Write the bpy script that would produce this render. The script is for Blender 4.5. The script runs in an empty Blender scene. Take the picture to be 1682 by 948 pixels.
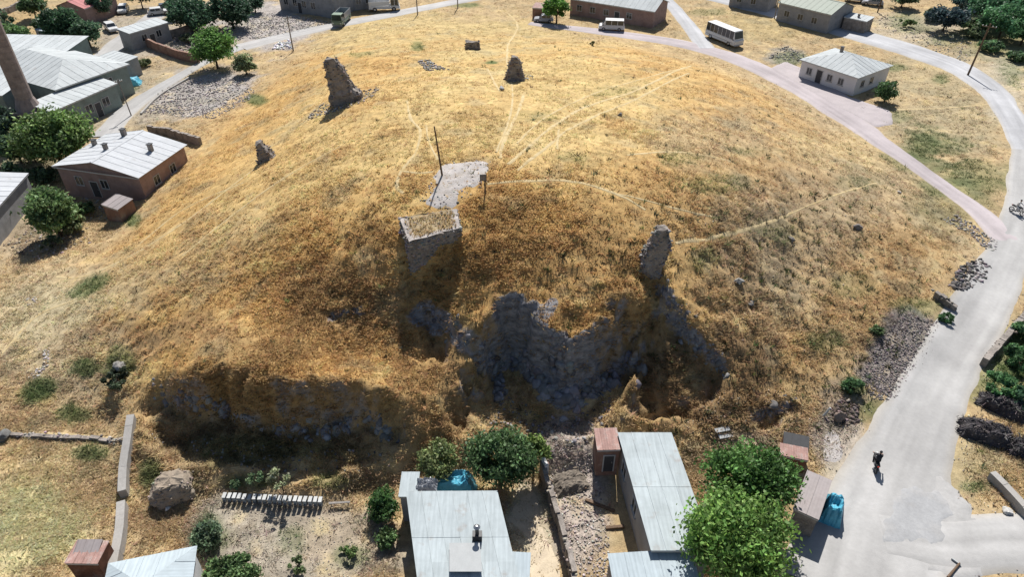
import bpy, math, random
import numpy as np
from mathutils import Vector, Matrix
random.seed(7); rng = np.random.default_rng(7)
scene = bpy.context.scene
R = math.radians
# ------------------------------------------------------------------ camera, sky, sun, exposure
FPX, PITCH, CAMH = 1150.0, R(37.0), 42.0
cam_d = bpy.data.cameras.new('camera'); cam = bpy.data.objects.new('camera', cam_d)
scene.collection.objects.link(cam)
cam.location = (0, 0, CAMH); cam.rotation_euler = (R(90) - PITCH, 0, 0)
cam_d.sensor_width = 36; cam_d.lens = 36 * FPX / 1682; cam_d.clip_end = 5000; cam_d.clip_start = .5
scene.camera = cam
SUN_EL, SUN_AZ = R(48), R(4)            # sun beyond the mound, a touch to the right
w = bpy.data.worlds.new('World'); scene.world = w; w.use_nodes = True
nt = w.node_tree; bg = nt.nodes['Background']
sky = nt.nodes.new('ShaderNodeTexSky'); sky.sky_type = 'NISHITA'; sky.sun_disc = False
sky.sun_elevation = SUN_EL; sky.sun_rotation = SUN_AZ
nt.links.new(sky.outputs[0], bg.inputs[0]); bg.inputs[1].default_value = 0.06
sd = bpy.data.lights.new('sun', 'SUN'); sd.energy = 4.6; sd.angle = R(.53); sd.color = (1, .965, .91)
sun = bpy.data.objects.new('sun', sd); scene.collection.objects.link(sun); sun.location = (0, 60, 120)
svec = Vector((math.cos(SUN_EL) * math.sin(SUN_AZ), math.cos(SUN_EL) * math.cos(SUN_AZ), math.sin(SUN_EL)))
sun.rotation_euler = svec.to_track_quat('Z', 'Y').to_euler()
vs = scene.view_settings; vs.view_transform = 'Standard'; vs.look = 'None'; vs.gamma = 1; vs.exposure = 0.74
try: vs.use_curve_mapping = False
except Exception: pass
scene.cycles.max_bounces = 6; scene.cycles.diffuse_bounces = 3; scene.cycles.transparent_max_bounces = 6
C = scene.collection
# ------------------------------------------------------------------ pixel <-> world
cp, sp = math.cos(PITCH), math.sin(PITCH)
def rays(px, py):
    a = (np.asarray(px, float) - 841) / FPX; b = (474 - np.asarray(py, float)) / FPX
    return np.stack([a, cp + b * sp, -sp + b * cp], -1)
def P(px, py, z=0.0):
    d = rays(px, py); t = (z - CAMH) / d[..., 2]
    return d * t[..., None] + np.array([0, 0, CAMH])
def project(x, y, z):
    dz = z - CAMH; f = y * cp - dz * sp; u = y * sp + dz * cp
    f = np.where(f < 1, 1, f)
    return 841 + FPX * x / f, 474 - FPX * u / f, f
# ------------------------------------------------------------------ noise
def _hash(i, j, s):
    h = (i * 374761393 + j * 668265263 + s * 974711) & 0xffffffff
    h = ((h ^ (h >> 13)) * 1274126177) & 0xffffffff
    return ((h ^ (h >> 16)) & 0xffff) / 65535.0
def vnoise(x, y, s=0):
    xi = np.floor(x).astype(np.int64); yi = np.floor(y).astype(np.int64)
    fx = x - xi; fy = y - yi; fx = fx * fx * (3 - 2 * fx); fy = fy * fy * (3 - 2 * fy)
    a = _hash(xi, yi, s); b = _hash(xi + 1, yi, s); c = _hash(xi, yi + 1, s); d = _hash(xi + 1, yi + 1, s)
    return (a * (1 - fx) + b * fx) * (1 - fy) + (c * (1 - fx) + d * fx) * fy
def fbm(x, y, sc, oc=4, s=0):
    v = 0; a = .5; t = 0; x = x / sc; y = y / sc
    for k in range(oc):
        ca, sa = math.cos(.7 * k + .3), math.sin(.7 * k + .3)
        v = v + a * vnoise(x * ca - y * sa + 17.3 * k, x * sa + y * ca - 9.1 * k, s + k); t += a
        x = x * 2.03; y = y * 2.03; a *= .5
    return v / t
def sstep(a, b, x):
    t = np.clip((x - a) / (b - a), 0, 1); return t * t * (3 - 2 * t)
def polydist(px, py, poly):
    """signed distance to a polygon (negative inside)"""
    poly = np.asarray(poly, float)[:, :2]; d = np.full(px.shape, 1e9); ins = np.zeros(px.shape, bool)
    for k in range(len(poly)):
        ax, ay = poly[k - 1]; bx, by = poly[k]
        ex, ey = bx - ax, by - ay; L = ex * ex + ey * ey + 1e-9
        t = np.clip(((px - ax) * ex + (py - ay) * ey) / L, 0, 1)
        d = np.minimum(d, (px - ax - t * ex) ** 2 + (py - ay - t * ey) ** 2)
        if abs(ey) > 1e-12:
            c = ((ay > py) != (by > py)) & (px < ex * (py - ay) / ey + ax); ins ^= c
    d = np.sqrt(d); return np.where(ins, -d, d)
def linedist(px, py, pts):
    d = np.full(px.shape, 1e9)
    for k in range(1, len(pts)):
        ax, ay = pts[k - 1][:2]; bx, by = pts[k][:2]; ex, ey = bx - ax, by - ay; L = ex * ex + ey * ey + 1e-9
        t = np.clip(((px - ax) * ex + (py - ay) * ey) / L, 0, 1)
        d = np.minimum(d, (px - ax - t * ex) ** 2 + (py - ay - t * ey) ** 2)
    return np.sqrt(d)
# ------------------------------------------------------------------ the mound: control heights read off the photograph
CT = [(720,280,14.2),(760,300,14),(850,300,13.8),(700,345,13.3),(950,310,13.2),(1080,330,12.2),(1180,330,10.8),
 (620,300,13.2),(560,330,12),(850,220,14),(700,200,13.6),(1000,220,12.8),(850,130,10.6),(700,110,9.6),(560,165,11),(560,100,7.2),
 (1000,110,8.6),(850,70,4),(700,60,3.6),(1000,80,4),(560,62,1.6),(1100,110,6),(1200,190,7.6),(1240,150,3.2),(1330,220,3.2),
 (440,95,0),(500,75,0),(560,48,0),(650,28,0),(750,10,0),(850,20,0),(920,45,0),(1050,65,0),(1150,88,0),(1250,128,0),(1350,185,0),(1440,240,0),(1520,300,0),
 (1620,370,0),(1640,430,0),(1600,520,0),(1540,600,0),(1460,690,0),(1400,760,0),(1320,720,.3),(1250,725,.5),(1150,722,.8),(1000,760,.2),
 (1300,300,7),(1300,450,5),(1300,600,2.5),(1450,380,3.2),(1450,550,1.5),(1550,420,1),(1200,450,7.4),(1200,600,3.9),(1100,500,8.2),(1100,600,5.4),(1100,420,10),
 (900,480,9.2),(900,400,11.4),(900,560,7.0),(900,605,5.8),(900,780,0),(780,480,9.0),(785,560,6.8),(785,620,5.3),(780,780,0),(680,420,11.3),(742,408,11.5),(700,505,7.7),(700,600,4.7),(700,770,0),(1000,480,9.1),(1000,400,11.1),(1000,560,6.9),(1000,605,5.7),
 (800,350,13),(1000,340,12.6),(560,480,8.2),(560,600,5.3),(400,632,6.6),(480,640,6.5),(560,648,6.2),(630,650,5.8),(400,500,7.2),(400,400,8.8),(400,300,8.6),(480,400,10.2),(480,300,11),(560,240,12.4),
 (300,620,5.6),(250,640,3.4),(250,500,4.8),(250,400,4.6),(150,500,2.3),(150,600,1.4),(100,440,1),(50,500,.6),(50,600,.3),(100,680,0),(0,650,0),(200,690,.2),
 (300,300,3.8),(300,215,.8),(340,205,1.4),(420,180,3.4),(420,250,7),(480,130,3.6),(480,200,7.6),(240,345,1.6),(150,400,0),(60,420,0),(380,160,0.6),(230,300,0),(120,350,0),(300,250,1.4),
 (0,780,0),(200,800,0),(400,790,0),(600,790,0),(200,930,0),(500,930,0),(800,930,0),(1100,930,0),(1400,930,0),(1650,930,0),(1682,650,0),(1600,200,0),(1500,160,0),(1680,330,0),
 (1400,20,0),(1200,10,0),(1000,5,0),(300,40,0),(100,30,0),(150,150,0),(20,250,0),(300,110,0),(230,200,0),(0,400,0)]
ct = np.array(CT, float); ct[:, 2] *= .9; cw = P(ct[:, 0], ct[:, 1], ct[:, 2])
extra = [(x, y, 0) for x in (-190, -120, 0, 120, 190) for y in (190, 260)] + [(x, y, 0) for x in (-150, -95, 95, 150) for y in (0, 60, 110, 150)] + [(x, y, 0) for x in (-60, -30, 0, 30, 60) for y in (-10, 14)]
cw = np.vstack([cw, np.array(extra, float)])
def _U(r2): return np.where(r2 > 1e-12, r2 * np.log(r2 + 1e-12), 0)
_c = cw[:, :2] / 50; n = len(_c)
K = _U(((_c[:, None] - _c[None]) ** 2).sum(-1)) + np.eye(n) * 0.004
A = np.zeros((n + 3, n + 3)); A[:n, :n] = K; A[:n, n] = 1; A[:n, n + 1:] = _c; A[n:, :n] = A[:n, n:].T
_s = np.linalg.solve(A, np.concatenate([cw[:, 2], np.zeros(3)]))
def tps(x, y):
    x = x / 50; y = y / 50; v = _s[n] + _s[n + 1] * x + _s[n + 2] * y
    for k in range(n): v = v + _s[k] * _U((x - _c[k, 0]) ** 2 + (y - _c[k, 1]) ** 2)
    return v
def axis(a, b, step, lo, hi):
    core = np.arange(a, b, step); L = []; s = step; x = a
    while x > lo: s *= 1.09; x -= s; L.append(x)
    Rr = []; s = step; x = core[-1]
    while x < hi: s *= 1.09; x += s; Rr.append(x)
    return np.array(L[::-1] + list(core) + Rr)
GX = axis(-62, 62, .26, -2500, 2500)
ya = np.arange(24, 62, .24); yb = np.arange(62, 100, .34)
GY = np.concatenate([axis(24, 62, .24, -1200, 24.2)[:-1], yb])
GY = GY[GY < 62]; GY = np.concatenate([GY, yb, axis(100, 170, .6, 99.9, 3000)]); GY = np.unique(np.round(GY, 4))
GY = GY[np.concatenate([[True], np.diff(GY) > .05])]
X, Y = np.meshgrid(GX, GY)
inside = (np.abs(X) < 200) & (Y > -30) & (Y < 280)
Z = np.zeros_like(X); Z[inside] = tps(X[inside], Y[inside])
fade = sstep(200, 120, np.abs(X)) * sstep(280, 200, Y) * sstep(-30, 5, Y)
Z *= fade; Z = np.where(Z < 0, Z * .25, Z)
def Hat(x, y, A=None):
    A = Z if A is None else A
    x = np.asarray(x, float); y = np.asarray(y, float)
    i = np.clip(np.searchsorted(GX, x) - 1, 0, len(GX) - 2); j = np.clip(np.searchsorted(GY, y) - 1, 0, len(GY) - 2)
    fx = np.clip((x - GX[i]) / (GX[i + 1] - GX[i]), 0, 1); fy = np.clip((y - GY[j]) / (GY[j + 1] - GY[j]), 0, 1)
    return (A[j, i] * (1 - fx) + A[j, i + 1] * fx) * (1 - fy) + (A[j + 1, i] * (1 - fx) + A[j + 1, i + 1] * fx) * fy
def Gn(px, py, steps=150):
    px = np.atleast_1d(np.asarray(px, float)); py = np.atleast_1d(np.asarray(py, float))
    d = rays(px, py); t0 = (15.5 - CAMH) / d[:, 2]; t1 = (-1.5 - CAMH) / d[:, 2]
    lo = t0.copy(); hi = t1.copy(); done = np.zeros(len(px), bool)
    for k in range(1, steps + 1):
        t = t0 + (t1 - t0) * k / steps
        below = CAMH + d[:, 2] * t < Hat(d[:, 0] * t, d[:, 1] * t)
        new = below & ~done; hi[new] = t[new]; done |= new; lo[~done] = t[~done]
    for k in range(9):
        m = (lo + hi) / 2; below = CAMH + d[:, 2] * m < Hat(d[:, 0] * m, d[:, 1] * m)
        hi = np.where(below, m, hi); lo = np.where(below, lo, m)
    p = d * hi[:, None]; p[:, 2] += CAMH; p[:, 2] = Hat(p[:, 0], p[:, 1]); return p
def G(px, py): return Vector(Gn(px, py)[0])
def GL(pts): a = np.array(pts, float); return Gn(a[:, 0], a[:, 1])
# cliffs cut into the near side of the mound
LEFT = P(*np.array([(222,704),(262,690),(300,694),(345,704),(400,716),(450,720),(500,730),(555,726),(600,733),(652,744),(662,800),(500,822),(300,808),(235,745)], float).T, .5)
MID = P(*np.array([(752,758),(765,700),(786,662),(812,655),(826,632),(840,615),(862,634),(895,655),(930,672),(965,655),(990,640),(1012,625),(1034,612),(1032,650),(1018,700),(1002,752),(900,782),(800,782)], float).T, .6)
NA = fbm(X, Y, 3.2, 4, 3) - .5; NB = fbm(X, Y, 1.1, 3, 11) - .5
near = (np.abs(X) < 60) & (Y > 20) & (Y < 70)
CL = np.zeros_like(X)                     # how much of a cliff a point is
def carve(poly, w_, gl, nz):
    global Z
    d = np.full(X.shape, 99.); d[near] = polydist(X[near], Y[near], poly)
    d = d + NA * nz + NB * 1.5
    s = sstep(w_, -.25, d); Z0 = Z.copy()
    Z = Z * (1 - s) + np.minimum(Z, gl + .9 * np.clip(NA + .1, 0, 1) + 1.2 * sstep(-3.2, 0, d)) * s
    CL[:] = np.maximum(CL, np.where((d < w_ * 1.25) & (d > -w_ * .35), 1, 0) * sstep(.5, 2.5, Z0))
carve(LEFT, 1.25, .2, 2.2); carve(MID, 1.3, .5, 2.4)
def gully(px_poly, depth, w_, cl=.9):
    global Z
    poly = GL(px_poly); d = np.full(X.shape, 99.); d[near] = polydist(X[near], Y[near], poly)
    d = d + NA * 1.6 + NB * .8; s = sstep(w_, -.3, d); Z = Z - depth * s
    CL[:] = np.maximum(CL, sstep(w_ * 1.2, 0, d) * cl)
gully([(1040,668),(1048,640),(1050,560),(1062,500),(1085,468),(1108,500),(1142,560),(1184,606),(1165,640),(1120,668),(1070,680)], 2.0, 1.15)
gully([(662,428),(748,416),(742,500),(728,585),(692,592),(672,520)], 1.0, .8, .15)  # channel added to deepen the bastion's shadow on the slope
gully([(1052,450),(1088,442),(1082,520),(1080,600),(1072,655),(1046,655),(1048,520)], 1.1, .6, .2)  # narrow channel added so the pillar's shadow strip stays dark
gully([(664,512),(700,508),(752,540),(800,590),(790,602),(768,600),(772,650),(764,690),(742,690),(735,610),(690,535)], 0.7, .8)
gully([(540,515),(585,510),(590,520),(560,532)], .45, .5)
gully([(1235,685),(1300,655),(1312,672),(1260,700)], .9, .6)
# ------------------------------------------------------------------ roads: centre lines first, so that the ground can be smoothed beneath them
def spline(pts, step):
    pts = np.asarray(pts, float); out = []
    q = np.vstack([2 * pts[0] - pts[1], pts, 2 * pts[-1] - pts[-2]])
    for k in range(1, len(q) - 2):
        a, b, c, d = q[k - 1], q[k], q[k + 1], q[k + 2]; m = max(2, int(np.linalg.norm((c - b)[:2]) / step))
        for t in np.arange(m) / m:
            out.append(.5 * (2 * b + (c - a) * t + (2 * a - 5 * b + 4 * c - d) * t * t + (3 * b - a - 3 * c + d) * t ** 3))
    out.append(pts[-1]); return np.array(out)
def road_line(px, step=.8):
    a = np.array(px, float); g = Gn(a[:, 0], a[:, 1]); return spline(np.column_stack([g[:, 0], g[:, 1], a[:, 2]]), step)
ROADS = {
 'dirt_road': ('pale_dust', .05, road_line([(1690,230,4.6),(1682,330,4.6),(1664,400,4.8),(1640,450,5.4),(1600,525,5.6),(1556,600,5.8),(1522,670,6.2),(1490,750,7.4),(1462,830,9.2),(1440,910,11),(1425,1000,12)])),
 'side_road': ('pale_dust', .065, road_line([(1450,880,5),(1540,895,5.2),(1620,893,5.2),(1710,890,5.2),(1900,880,5.2)])),
 'concrete_road': ('concrete', .05, road_line([(1140,-12,6),(1240,12,6.6),(1330,36,7.2),(1420,60,8),(1500,84,8),(1575,112,7.2),(1625,145,5.6),(1660,190,4.6),(1690,250,4.6)])),
 'paved_road': ('pink_paving', .05, road_line([(870,38,3),(935,46,4.2),(1010,55,5),(1100,68,5.2),(1190,90,5.4),(1270,124,5.6),(1340,162,5.6),(1400,200,5),(1450,236,4),(1500,270,3.2),(1560,314,3),(1615,355,3.6),(1665,400,5)])),
 'paved_lane': ('concrete', .065, road_line([(1075,-20,3.4),(1105,10,3.4),(1130,40,3.6),(1160,80,4)])),
 'village_road': ('pale_concrete', .05, road_line([(395,78,5),(440,66,5),(500,52,4.6),(565,38,4.6),(650,22,4.6),(750,2,4.4),(840,-14,4.4)])),
 'village_lane': ('pale_dust', .05, road_line([(170,225,4.2),(205,185,4.0),(245,155,3.4),(300,122,2.6),(345,98,2.4),(395,78,3)])),
 'village_street': ('pale_dust', .05, road_line([(150,110,4),(190,75,5),(225,48,5),(262,20,5),(300,-8,5)])),
}
RM = np.full(X.shape, 99.); RP = np.full(X.shape, 99.)
for k, (m_, l_, ln) in ROADS.items():
    box = (X > ln[:, 0].min() - 6) & (X < ln[:, 0].max() + 6) & (Y > ln[:, 1].min() - 6) & (Y < ln[:, 1].max() + 6)
    x_, y_ = X[box], Y[box]; best = np.full(x_.shape, 99.)
    for i in range(1, len(ln)):
        ax, ay, aw = ln[i - 1]; bx, by, bw = ln[i]; ex, ey = bx - ax, by - ay
        t = np.clip(((x_ - ax) * ex + (y_ - ay) * ey) / (ex * ex + ey * ey + 1e-9), 0, 1)
        best = np.minimum(best, np.sqrt((x_ - ax - t * ex) ** 2 + (y_ - ay - t * ey) ** 2) - (aw + (bw - aw) * t) / 2)
    RM[box] = np.minimum(RM[box], best)
PATHS = [[(668,165,.4),(675,195,.4),(690,215,.4),(683,250,.45),(660,280,.45),(652,305,.4),(662,318,.3)],[(660,281,.35),(690,284,.4),(712,282,.4)],
 [(1135,108,.5),(1090,126,.55),(1040,150,.5),(960,176,.5),(910,206,.5),(870,240,.5),(835,270,.6)],[(1132,120,.4),(1050,160,.45),(975,192,.45),(930,215,.45),(900,240,.4),(850,280,.4)],
 [(862,152,.5),(850,185,.45),(826,238,.5),(822,260,.5)],[(800,302,.4),(870,297,.4),(940,298,.4),(1010,318,.35),(1060,345,.3)],[(1110,400,.4),(1190,386,.5),(1240,372,.4),(1300,350,.35)],
 [(440,262,.4),(330,345,.45),(250,400,.4),(200,428,.4),(135,455,.4),(92,455,.4)],[(400,300,.3),(300,345,.35),(230,400,.3)],[(835,22,.5),(850,42,.5),(836,70,.45),(832,98,.45)],[(800,112,.4),(812,135,.4),(822,150,.3)],
 [(918,212,.35),(915,245,.35)],[(0,585,.35),(60,520,.4),(130,490,.35)],[(1030,255,.3),(1120,250,.35),(1200,265,.3)],[(1470,180,.6),(1540,178,.5),(1620,172,.5)],[(65,712,.6),(130,716,.5),(205,714,.4)],[(1130,112,.3),(1060,128,.3),(985,150,.3),(900,190,.3),(850,235,.3)],[(832,98,.3),(842,150,.3),(835,200,.3),(815,250,.3)],[(720,262,.3),(705,235,.3),(700,205,.25)],[(1300,350,.3),(1360,325,.3),(1440,300,.3)],[(560,240,.25),(470,290,.3),(400,340,.3),(300,420,.3)],[(1010,318,.25),(1100,340,.3),(1180,360,.3)]]
for p in PATHS:
    ln = road_line(p, .6); box = (X > ln[:, 0].min() - 2) & (X < ln[:, 0].max() + 2) & (Y > ln[:, 1].min() - 2) & (Y < ln[:, 1].max() + 2)
    RP[box] = np.minimum(RP[box], linedist(X[box], Y[box], ln))
ZB = Z.copy()
U_, V_, DEP = project(X, Y, Z)
# small relief
gy, gx = np.gradient(Z, GY, GX); SL = np.sqrt(gx ** 2 + gy ** 2)
amp = sstep(-.2, 2.0, RM) * (.12 + .88 * sstep(.25, 1.1, RP))
front = sstep(.25, .7, SL) * sstep(150, 100, Y)
rel = (fbm(X, Y, 5, 4, 21) - .5) * (.42 - .2 * front) + (fbm(X * 1.0, Y * 1.7, 1.3, 3, 33) - .5) * (.16 + .26 * front) + (fbm(X, Y, .55, 2, 41) - .5) * (.10 + .20 * front)
ridg = .5 - np.abs(fbm(X * .42, Y * 1.25, .9, 3, 301) - .5) * 2
rel = rel + front * sstep(75, 60, Y) * (ridg - .2) * .34
rock = np.abs(fbm(X, Y * .6, 1.6, 4, 55) - .5) * -1.6 + (fbm(X, Y, .7, 3, 63) - .5) * .9
Z = Z + amp * rel * sstep(260, 200, Y) * (np.abs(X) < 180) + CL * (rock + .35) * .7
# pits and humps on the rough right-hand flank
rough = np.clip(np.exp(-(((U_ - 1270) / 190) ** 2 + ((V_ - 430) / 170) ** 2)) * 1.5, 0, 1)
pit = sstep(.63, .78, fbm(X, Y, 1.7, 3, 77)); Z = Z - rough * pit * .22
gy, gx = np.gradient(Z, GY, GX); SLR = np.sqrt(gx ** 2 + gy ** 2)
# ------------------------------------------------------------------ materials
MATS = {}
def mat(name, col, rough=.85, var=.12, nscale=3.0, bump=.0, bscale=20., col2=None, c2scale=1.5, c2lo=.5, c2hi=.7, spec=.3, metal=0., objvar=.0, stripes=None, vcol=False, transl=0., streak=0.):
    """procedural material: base colour broken by two noises, optional second colour in patches, per-object tint, bump"""
    if name in MATS: return MATS[name]
    m = bpy.data.materials.new(name); m.use_nodes = True; t = m.node_tree; N = t.nodes; L = t.links
    b = N['Principled BSDF']; b.inputs['Roughness'].default_value = rough; b.inputs['Metallic'].default_value = metal
    b.inputs['Specular IOR Level'].default_value = spec
    tc = N.new('ShaderNodeTexCoord'); co = tc.outputs['Object']
    def noise(s, det=5): 
        x = N.new('ShaderNodeTexNoise'); x.inputs['Scale'].default_value = s; x.inputs['Detail'].default_value = det; x.inputs['Roughness'].default_value = .62
        L.new(co, x.inputs['Vector']); return x.outputs['Fac']
    def mr(v, a, b_, c, d):
        x = N.new('ShaderNodeMapRange'); x.clamp = True
        for i, q in enumerate((a, b_, c, d)): x.inputs[i + 1].default_value = q
        L.new(v, x.inputs[0]); return x.outputs[0]
    def mul(c, f):
        x = N.new('ShaderNodeMix'); x.data_type = 'RGBA'; x.blend_type = 'MULTIPLY'; x.inputs[0].default_value = 1
        L.new(c, x.inputs[6]); L.new(f, x.inputs[7]); return x.outputs[2]
    if vcol:
        a = N.new('ShaderNodeAttribute'); a.attribute_name = 'col'; c = a.outputs['Color']
    else:
        a = N.new('ShaderNodeRGB'); a.outputs[0].default_value = (*col, 1); c = a.outputs[0]
    if col2 is not None:
        x = N.new('ShaderNodeMix'); x.data_type = 'RGBA'; L.new(mr(noise(c2scale), c2lo, c2hi, 0, 1), x.inputs[0])
        L.new(c, x.inputs[6]); x.inputs[7].default_value = (*col2, 1); c = x.outputs[2]
    c = mul(c, mr(noise(nscale), .25, .75, 1 - var * 1.5, 1 + var)); c = mul(c, mr(noise(nscale * 7, 3), .25, .75, 1 - var, 1 + var * .7))
    if stripes:                                   # stripes = (axis, period, amount)
        sx = N.new('ShaderNodeSeparateXYZ'); L.new(co, sx.inputs[0])
        q = N.new('ShaderNodeMath'); q.operation = 'MULTIPLY'; q.inputs[1].default_value = 2 * math.pi / stripes[1]; L.new(sx.outputs[stripes[0]], q.inputs[0])
        s_ = N.new('ShaderNodeMath'); s_.operation = 'SINE'; L.new(q.outputs[0], s_.inputs[0]); stripe = s_.outputs[0]
        c = mul(c, mr(stripe, -1, 1, 1 - stripes[2], 1))
    if streak:
        mp = N.new('ShaderNodeMapping'); mp.inputs['Scale'].default_value = (6, .5, 1); L.new(co, mp.inputs[0]); x = N.new('ShaderNodeTexNoise'); x.inputs['Scale'].default_value = 1.1; x.inputs['Detail'].default_value = 5; L.new(mp.outputs[0], x.inputs['Vector'])
        c = mul(c, mr(x.outputs['Fac'], .3, .6, 1 - streak, 1)); y = N.new('ShaderNodeMix'); y.data_type = 'RGBA'; L.new(mr(noise(.9, 6), .60, .74, 0, .55), y.inputs[0]); L.new(c, y.inputs[6]); y.inputs[7].default_value = (.24, .19, .155, 1); c = y.outputs[2]
    if objvar:
        o = N.new('ShaderNodeObjectInfo'); c = mul(c, mr(o.outputs['Random'], 0, 1, 1 - objvar, 1 + objvar * .6))
    L.new(c, b.inputs['Base Color'])
    if bump:
        bp = N.new('ShaderNodeBump'); bp.inputs['Strength'].default_value = 1; bp.inputs['Distance'].default_value = bump
        L.new(noise(bscale, 4), bp.inputs['Height']); L.new(bp.outputs[0], b.inputs['Normal'])
    if transl:
        tr = N.new('ShaderNodeBsdfTranslucent'); L.new(c, tr.inputs[0]); mx = N.new('ShaderNodeMixShader'); mx.inputs[0].default_value = transl
        L.new(b.outputs[0], mx.inputs[1]); L.new(tr.outputs[0], mx.inputs[2]); L.new(mx.outputs[0], N['Material Output'].inputs[0])
    MATS[name] = m; return m
mat('ground', (1, 1, 1), .95, .26, 1.9, .05, 9., vcol=True, spec=.1)
mat('grass', (1, 1, 1), .9, .06, .4, vcol=True, spec=.1, transl=.5)
mat('leaf', (1, 1, 1), .6, .05, .5, vcol=True, spec=.3, transl=.35)
mat('stone_v', (1, 1, 1), .92, .2, 3., .03, 10., vcol=True, spec=.15)
mat('road_v', (1, 1, 1), .95, .07, .5, .012, 12., vcol=True, spec=.1)
mat('pale_dust', (0.345, 0.337, 0.328), .95, .10, .5, .015, 12., col2=(0.315, 0.310, 0.303), c2scale=.22, c2lo=.5, c2hi=.72, spec=.1)
mat('concrete', (0.345, 0.348, 0.356), .9, .07, .6, .01, 15., col2=(0.289, 0.285, 0.283), c2scale=.3, spec=.15)
mat('pale_concrete', (0.361, 0.352, 0.348), .9, .09, .5, .01, 15., col2=(0.289, 0.273, 0.252), c2scale=.3, spec=.15)
mat('pink_paving', (0.365, 0.325, 0.328), .9, .08, .7, .01, 10., col2=(0.330, 0.295, 0.293), c2scale=.35, spec=.15)
mat('path_dust', (.47, .375, .215), .95, .15, 1.2, .02, 9., col2=(.40, .29, .13), c2scale=.9, spec=.1)
mat('grey_dust', (.40, .37, .35), .95, .16, 1.3, .04, 8., col2=(.30, .26, .22), c2scale=.5, spec=.1)
mat('sand', (.50, .42, .31), .95, .10, 1.3, .02, 9., col2=(.40, .33, .25), c2scale=.5, spec=.1)
mat('rust', (.16, .075, .05), .8, .3, 2., .01, 20., col2=(.25, .17, .14), c2scale=1.2, spec=.2)
mat('bark', (.09, .065, .045), .95, .3, 5, .03, 14.)
mat('wood', (.13, .085, .055), .85, .25, 4, .01, 20.)
mat('grey_wood', (.22, .20, .185), .85, .22, 4, .01, 20.)
mat('roof_white', (0.450, 0.475, 0.480), .75, .05, .35, .0, col2=(0.390, 0.415, 0.420), c2scale=.5, objvar=.07, spec=.12, stripes=(0, .22, .07), streak=.16)
mat('roof_pale', (0.385, 0.430, 0.445), .75, .06, .35, .0, col2=(0.335, 0.375, 0.385), c2scale=.4, objvar=.06, spec=.12, stripes=(0, .3, .06), streak=.16)
mat('roof_blue', (0.375, 0.430, 0.460), .75, .05, .35, .0, col2=(0.325, 0.370, 0.390), c2scale=.4, objvar=.05, spec=.12, stripes=(0, .25, .06), streak=.16)
mat('roof_silver', (0.470, 0.485, 0.505), .75, .06, .4, .0, col2=(0.410, 0.425, 0.440), c2scale=.4, objvar=.05, spec=.12, stripes=(0, .25, .05), streak=.16)
mat('roof_grey', (.30, .265, .26), .7, .10, .5, .0, col2=(.25, .21, .205), c2scale=.5, objvar=.10, spec=.25, stripes=(0, .2, .06))
mat('roof_green', (.13, .17, .13), .6, .1, .5, .0, objvar=.08, spec=.3, stripes=(0, .25, .06))
mat('roof_red', (.42, .14, .14), .7, .12, .6, .0, col2=(.33, .13, .12), objvar=.1, spec=.25, stripes=(0, .3, .1))
mat('roof_rusty', (.36, .22, .19), .75, .2, 1.4, .0, col2=(.42, .37, .34), c2scale=1.6, objvar=.15, spec=.2, stripes=(0, .18, .12))
mat('plaster_white', (0.600, 0.590, 0.590), .9, .08, 1., .005, 12., col2=(0.520, 0.505, 0.495), c2scale=.5)
mat('plaster_grey', (.27, .27, .275), .9, .12, 1., .005, 12., col2=(.20, .20, .20), c2scale=.6)
mat('plaster_green', (.20, .245, .225), .9, .12, 1., .005, 12., col2=(.16, .18, .17), c2scale=.6)
mat('plaster_pink', (.30, .21, .185), .9, .15, 1.2, .01, 12., col2=(.235, .16, .135), c2scale=.7)
mat('brick', (.24, .14, .105), .9, .2, 1.6, .02, 6., col2=(.30, .23, .19), c2scale=.9)
mat('minaret_stone', (.25, .205, .19), .9, .2, 1.6, .02, 5., col2=(.19, .15, .135), c2scale=.7)
mat('masonry', (.27, .24, .215), .95, .3, 1.4, .06, 4., col2=(.17, .145, .125), c2scale=.9, spec=.1)
mat('concrete_wall', (.33, .315, .295), .9, .14, 1.2, .01, 12., col2=(.25, .235, .215), c2scale=.6)
mat('dark_metal', (.045, .045, .048), .5, .15, 3)
mat('black_rubber', (.02, .02, .021), .8, .1, 5)
mat('steel', (.35, .35, .36), .35, .1, 4, metal=.8)
mat('glass_dark', (.025, .03, .036), .08, .02, 2, spec=.6)
mat('paint_white', (0.527, 0.527, 0.518), .3, .03, 2, spec=.5)
mat('paint_grey', (.28, .29, .31), .3, .03, 2, spec=.5)
mat('paint_dark', (.04, .045, .055), .3, .05, 2, spec=.5)
mat('paint_green', (.16, .22, .16), .4, .08, 2, spec=.4)
mat('lamp_clear', (.7, .7, .68), .15, .02, 2, spec=.6)
mat('lamp_red', (.4, .03, .02), .2, .02, 2, spec=.6)
mat('tarp_blue', (.07, .33, .46), .5, .15, 1.2, .03, 4., col2=(.13, .45, .55), c2scale=1.1, spec=.35)
mat('cloth_dark', (.022, .022, .028), .9, .2, 4)
mat('cloth_white', (.55, .54, .52), .9, .08, 4)
mat('cloth_blue', (.05, .07, .13), .9, .15, 4)
mat('skin', (.32, .19, .13), .6, .05, 4)
mat('hive_blue', (0.238, 0.280, 0.315), .6, .1, 3, objvar=.25)
mat('hive_lid', (0.413, 0.420, 0.413), .5, .06, 3, objvar=.12)
mat('sheet_white', (0.360, 0.370, 0.370), .85, .06, 2)
mat('dark_heap', (.055, .05, .055), .95, .35, 2.5, .08, 5., col2=(.10, .09, .085), c2scale=1.5)
mat('window_frame', (.42, .42, .41), .5, .06, 3)
mat('door_dark', (.05, .05, .055), .6, .12, 2)
mat('earth', (0.270, 0.220, 0.170), .95, .22, 1.2, .08, 5., col2=(0.210, 0.185, 0.150), c2scale=.8)
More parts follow.
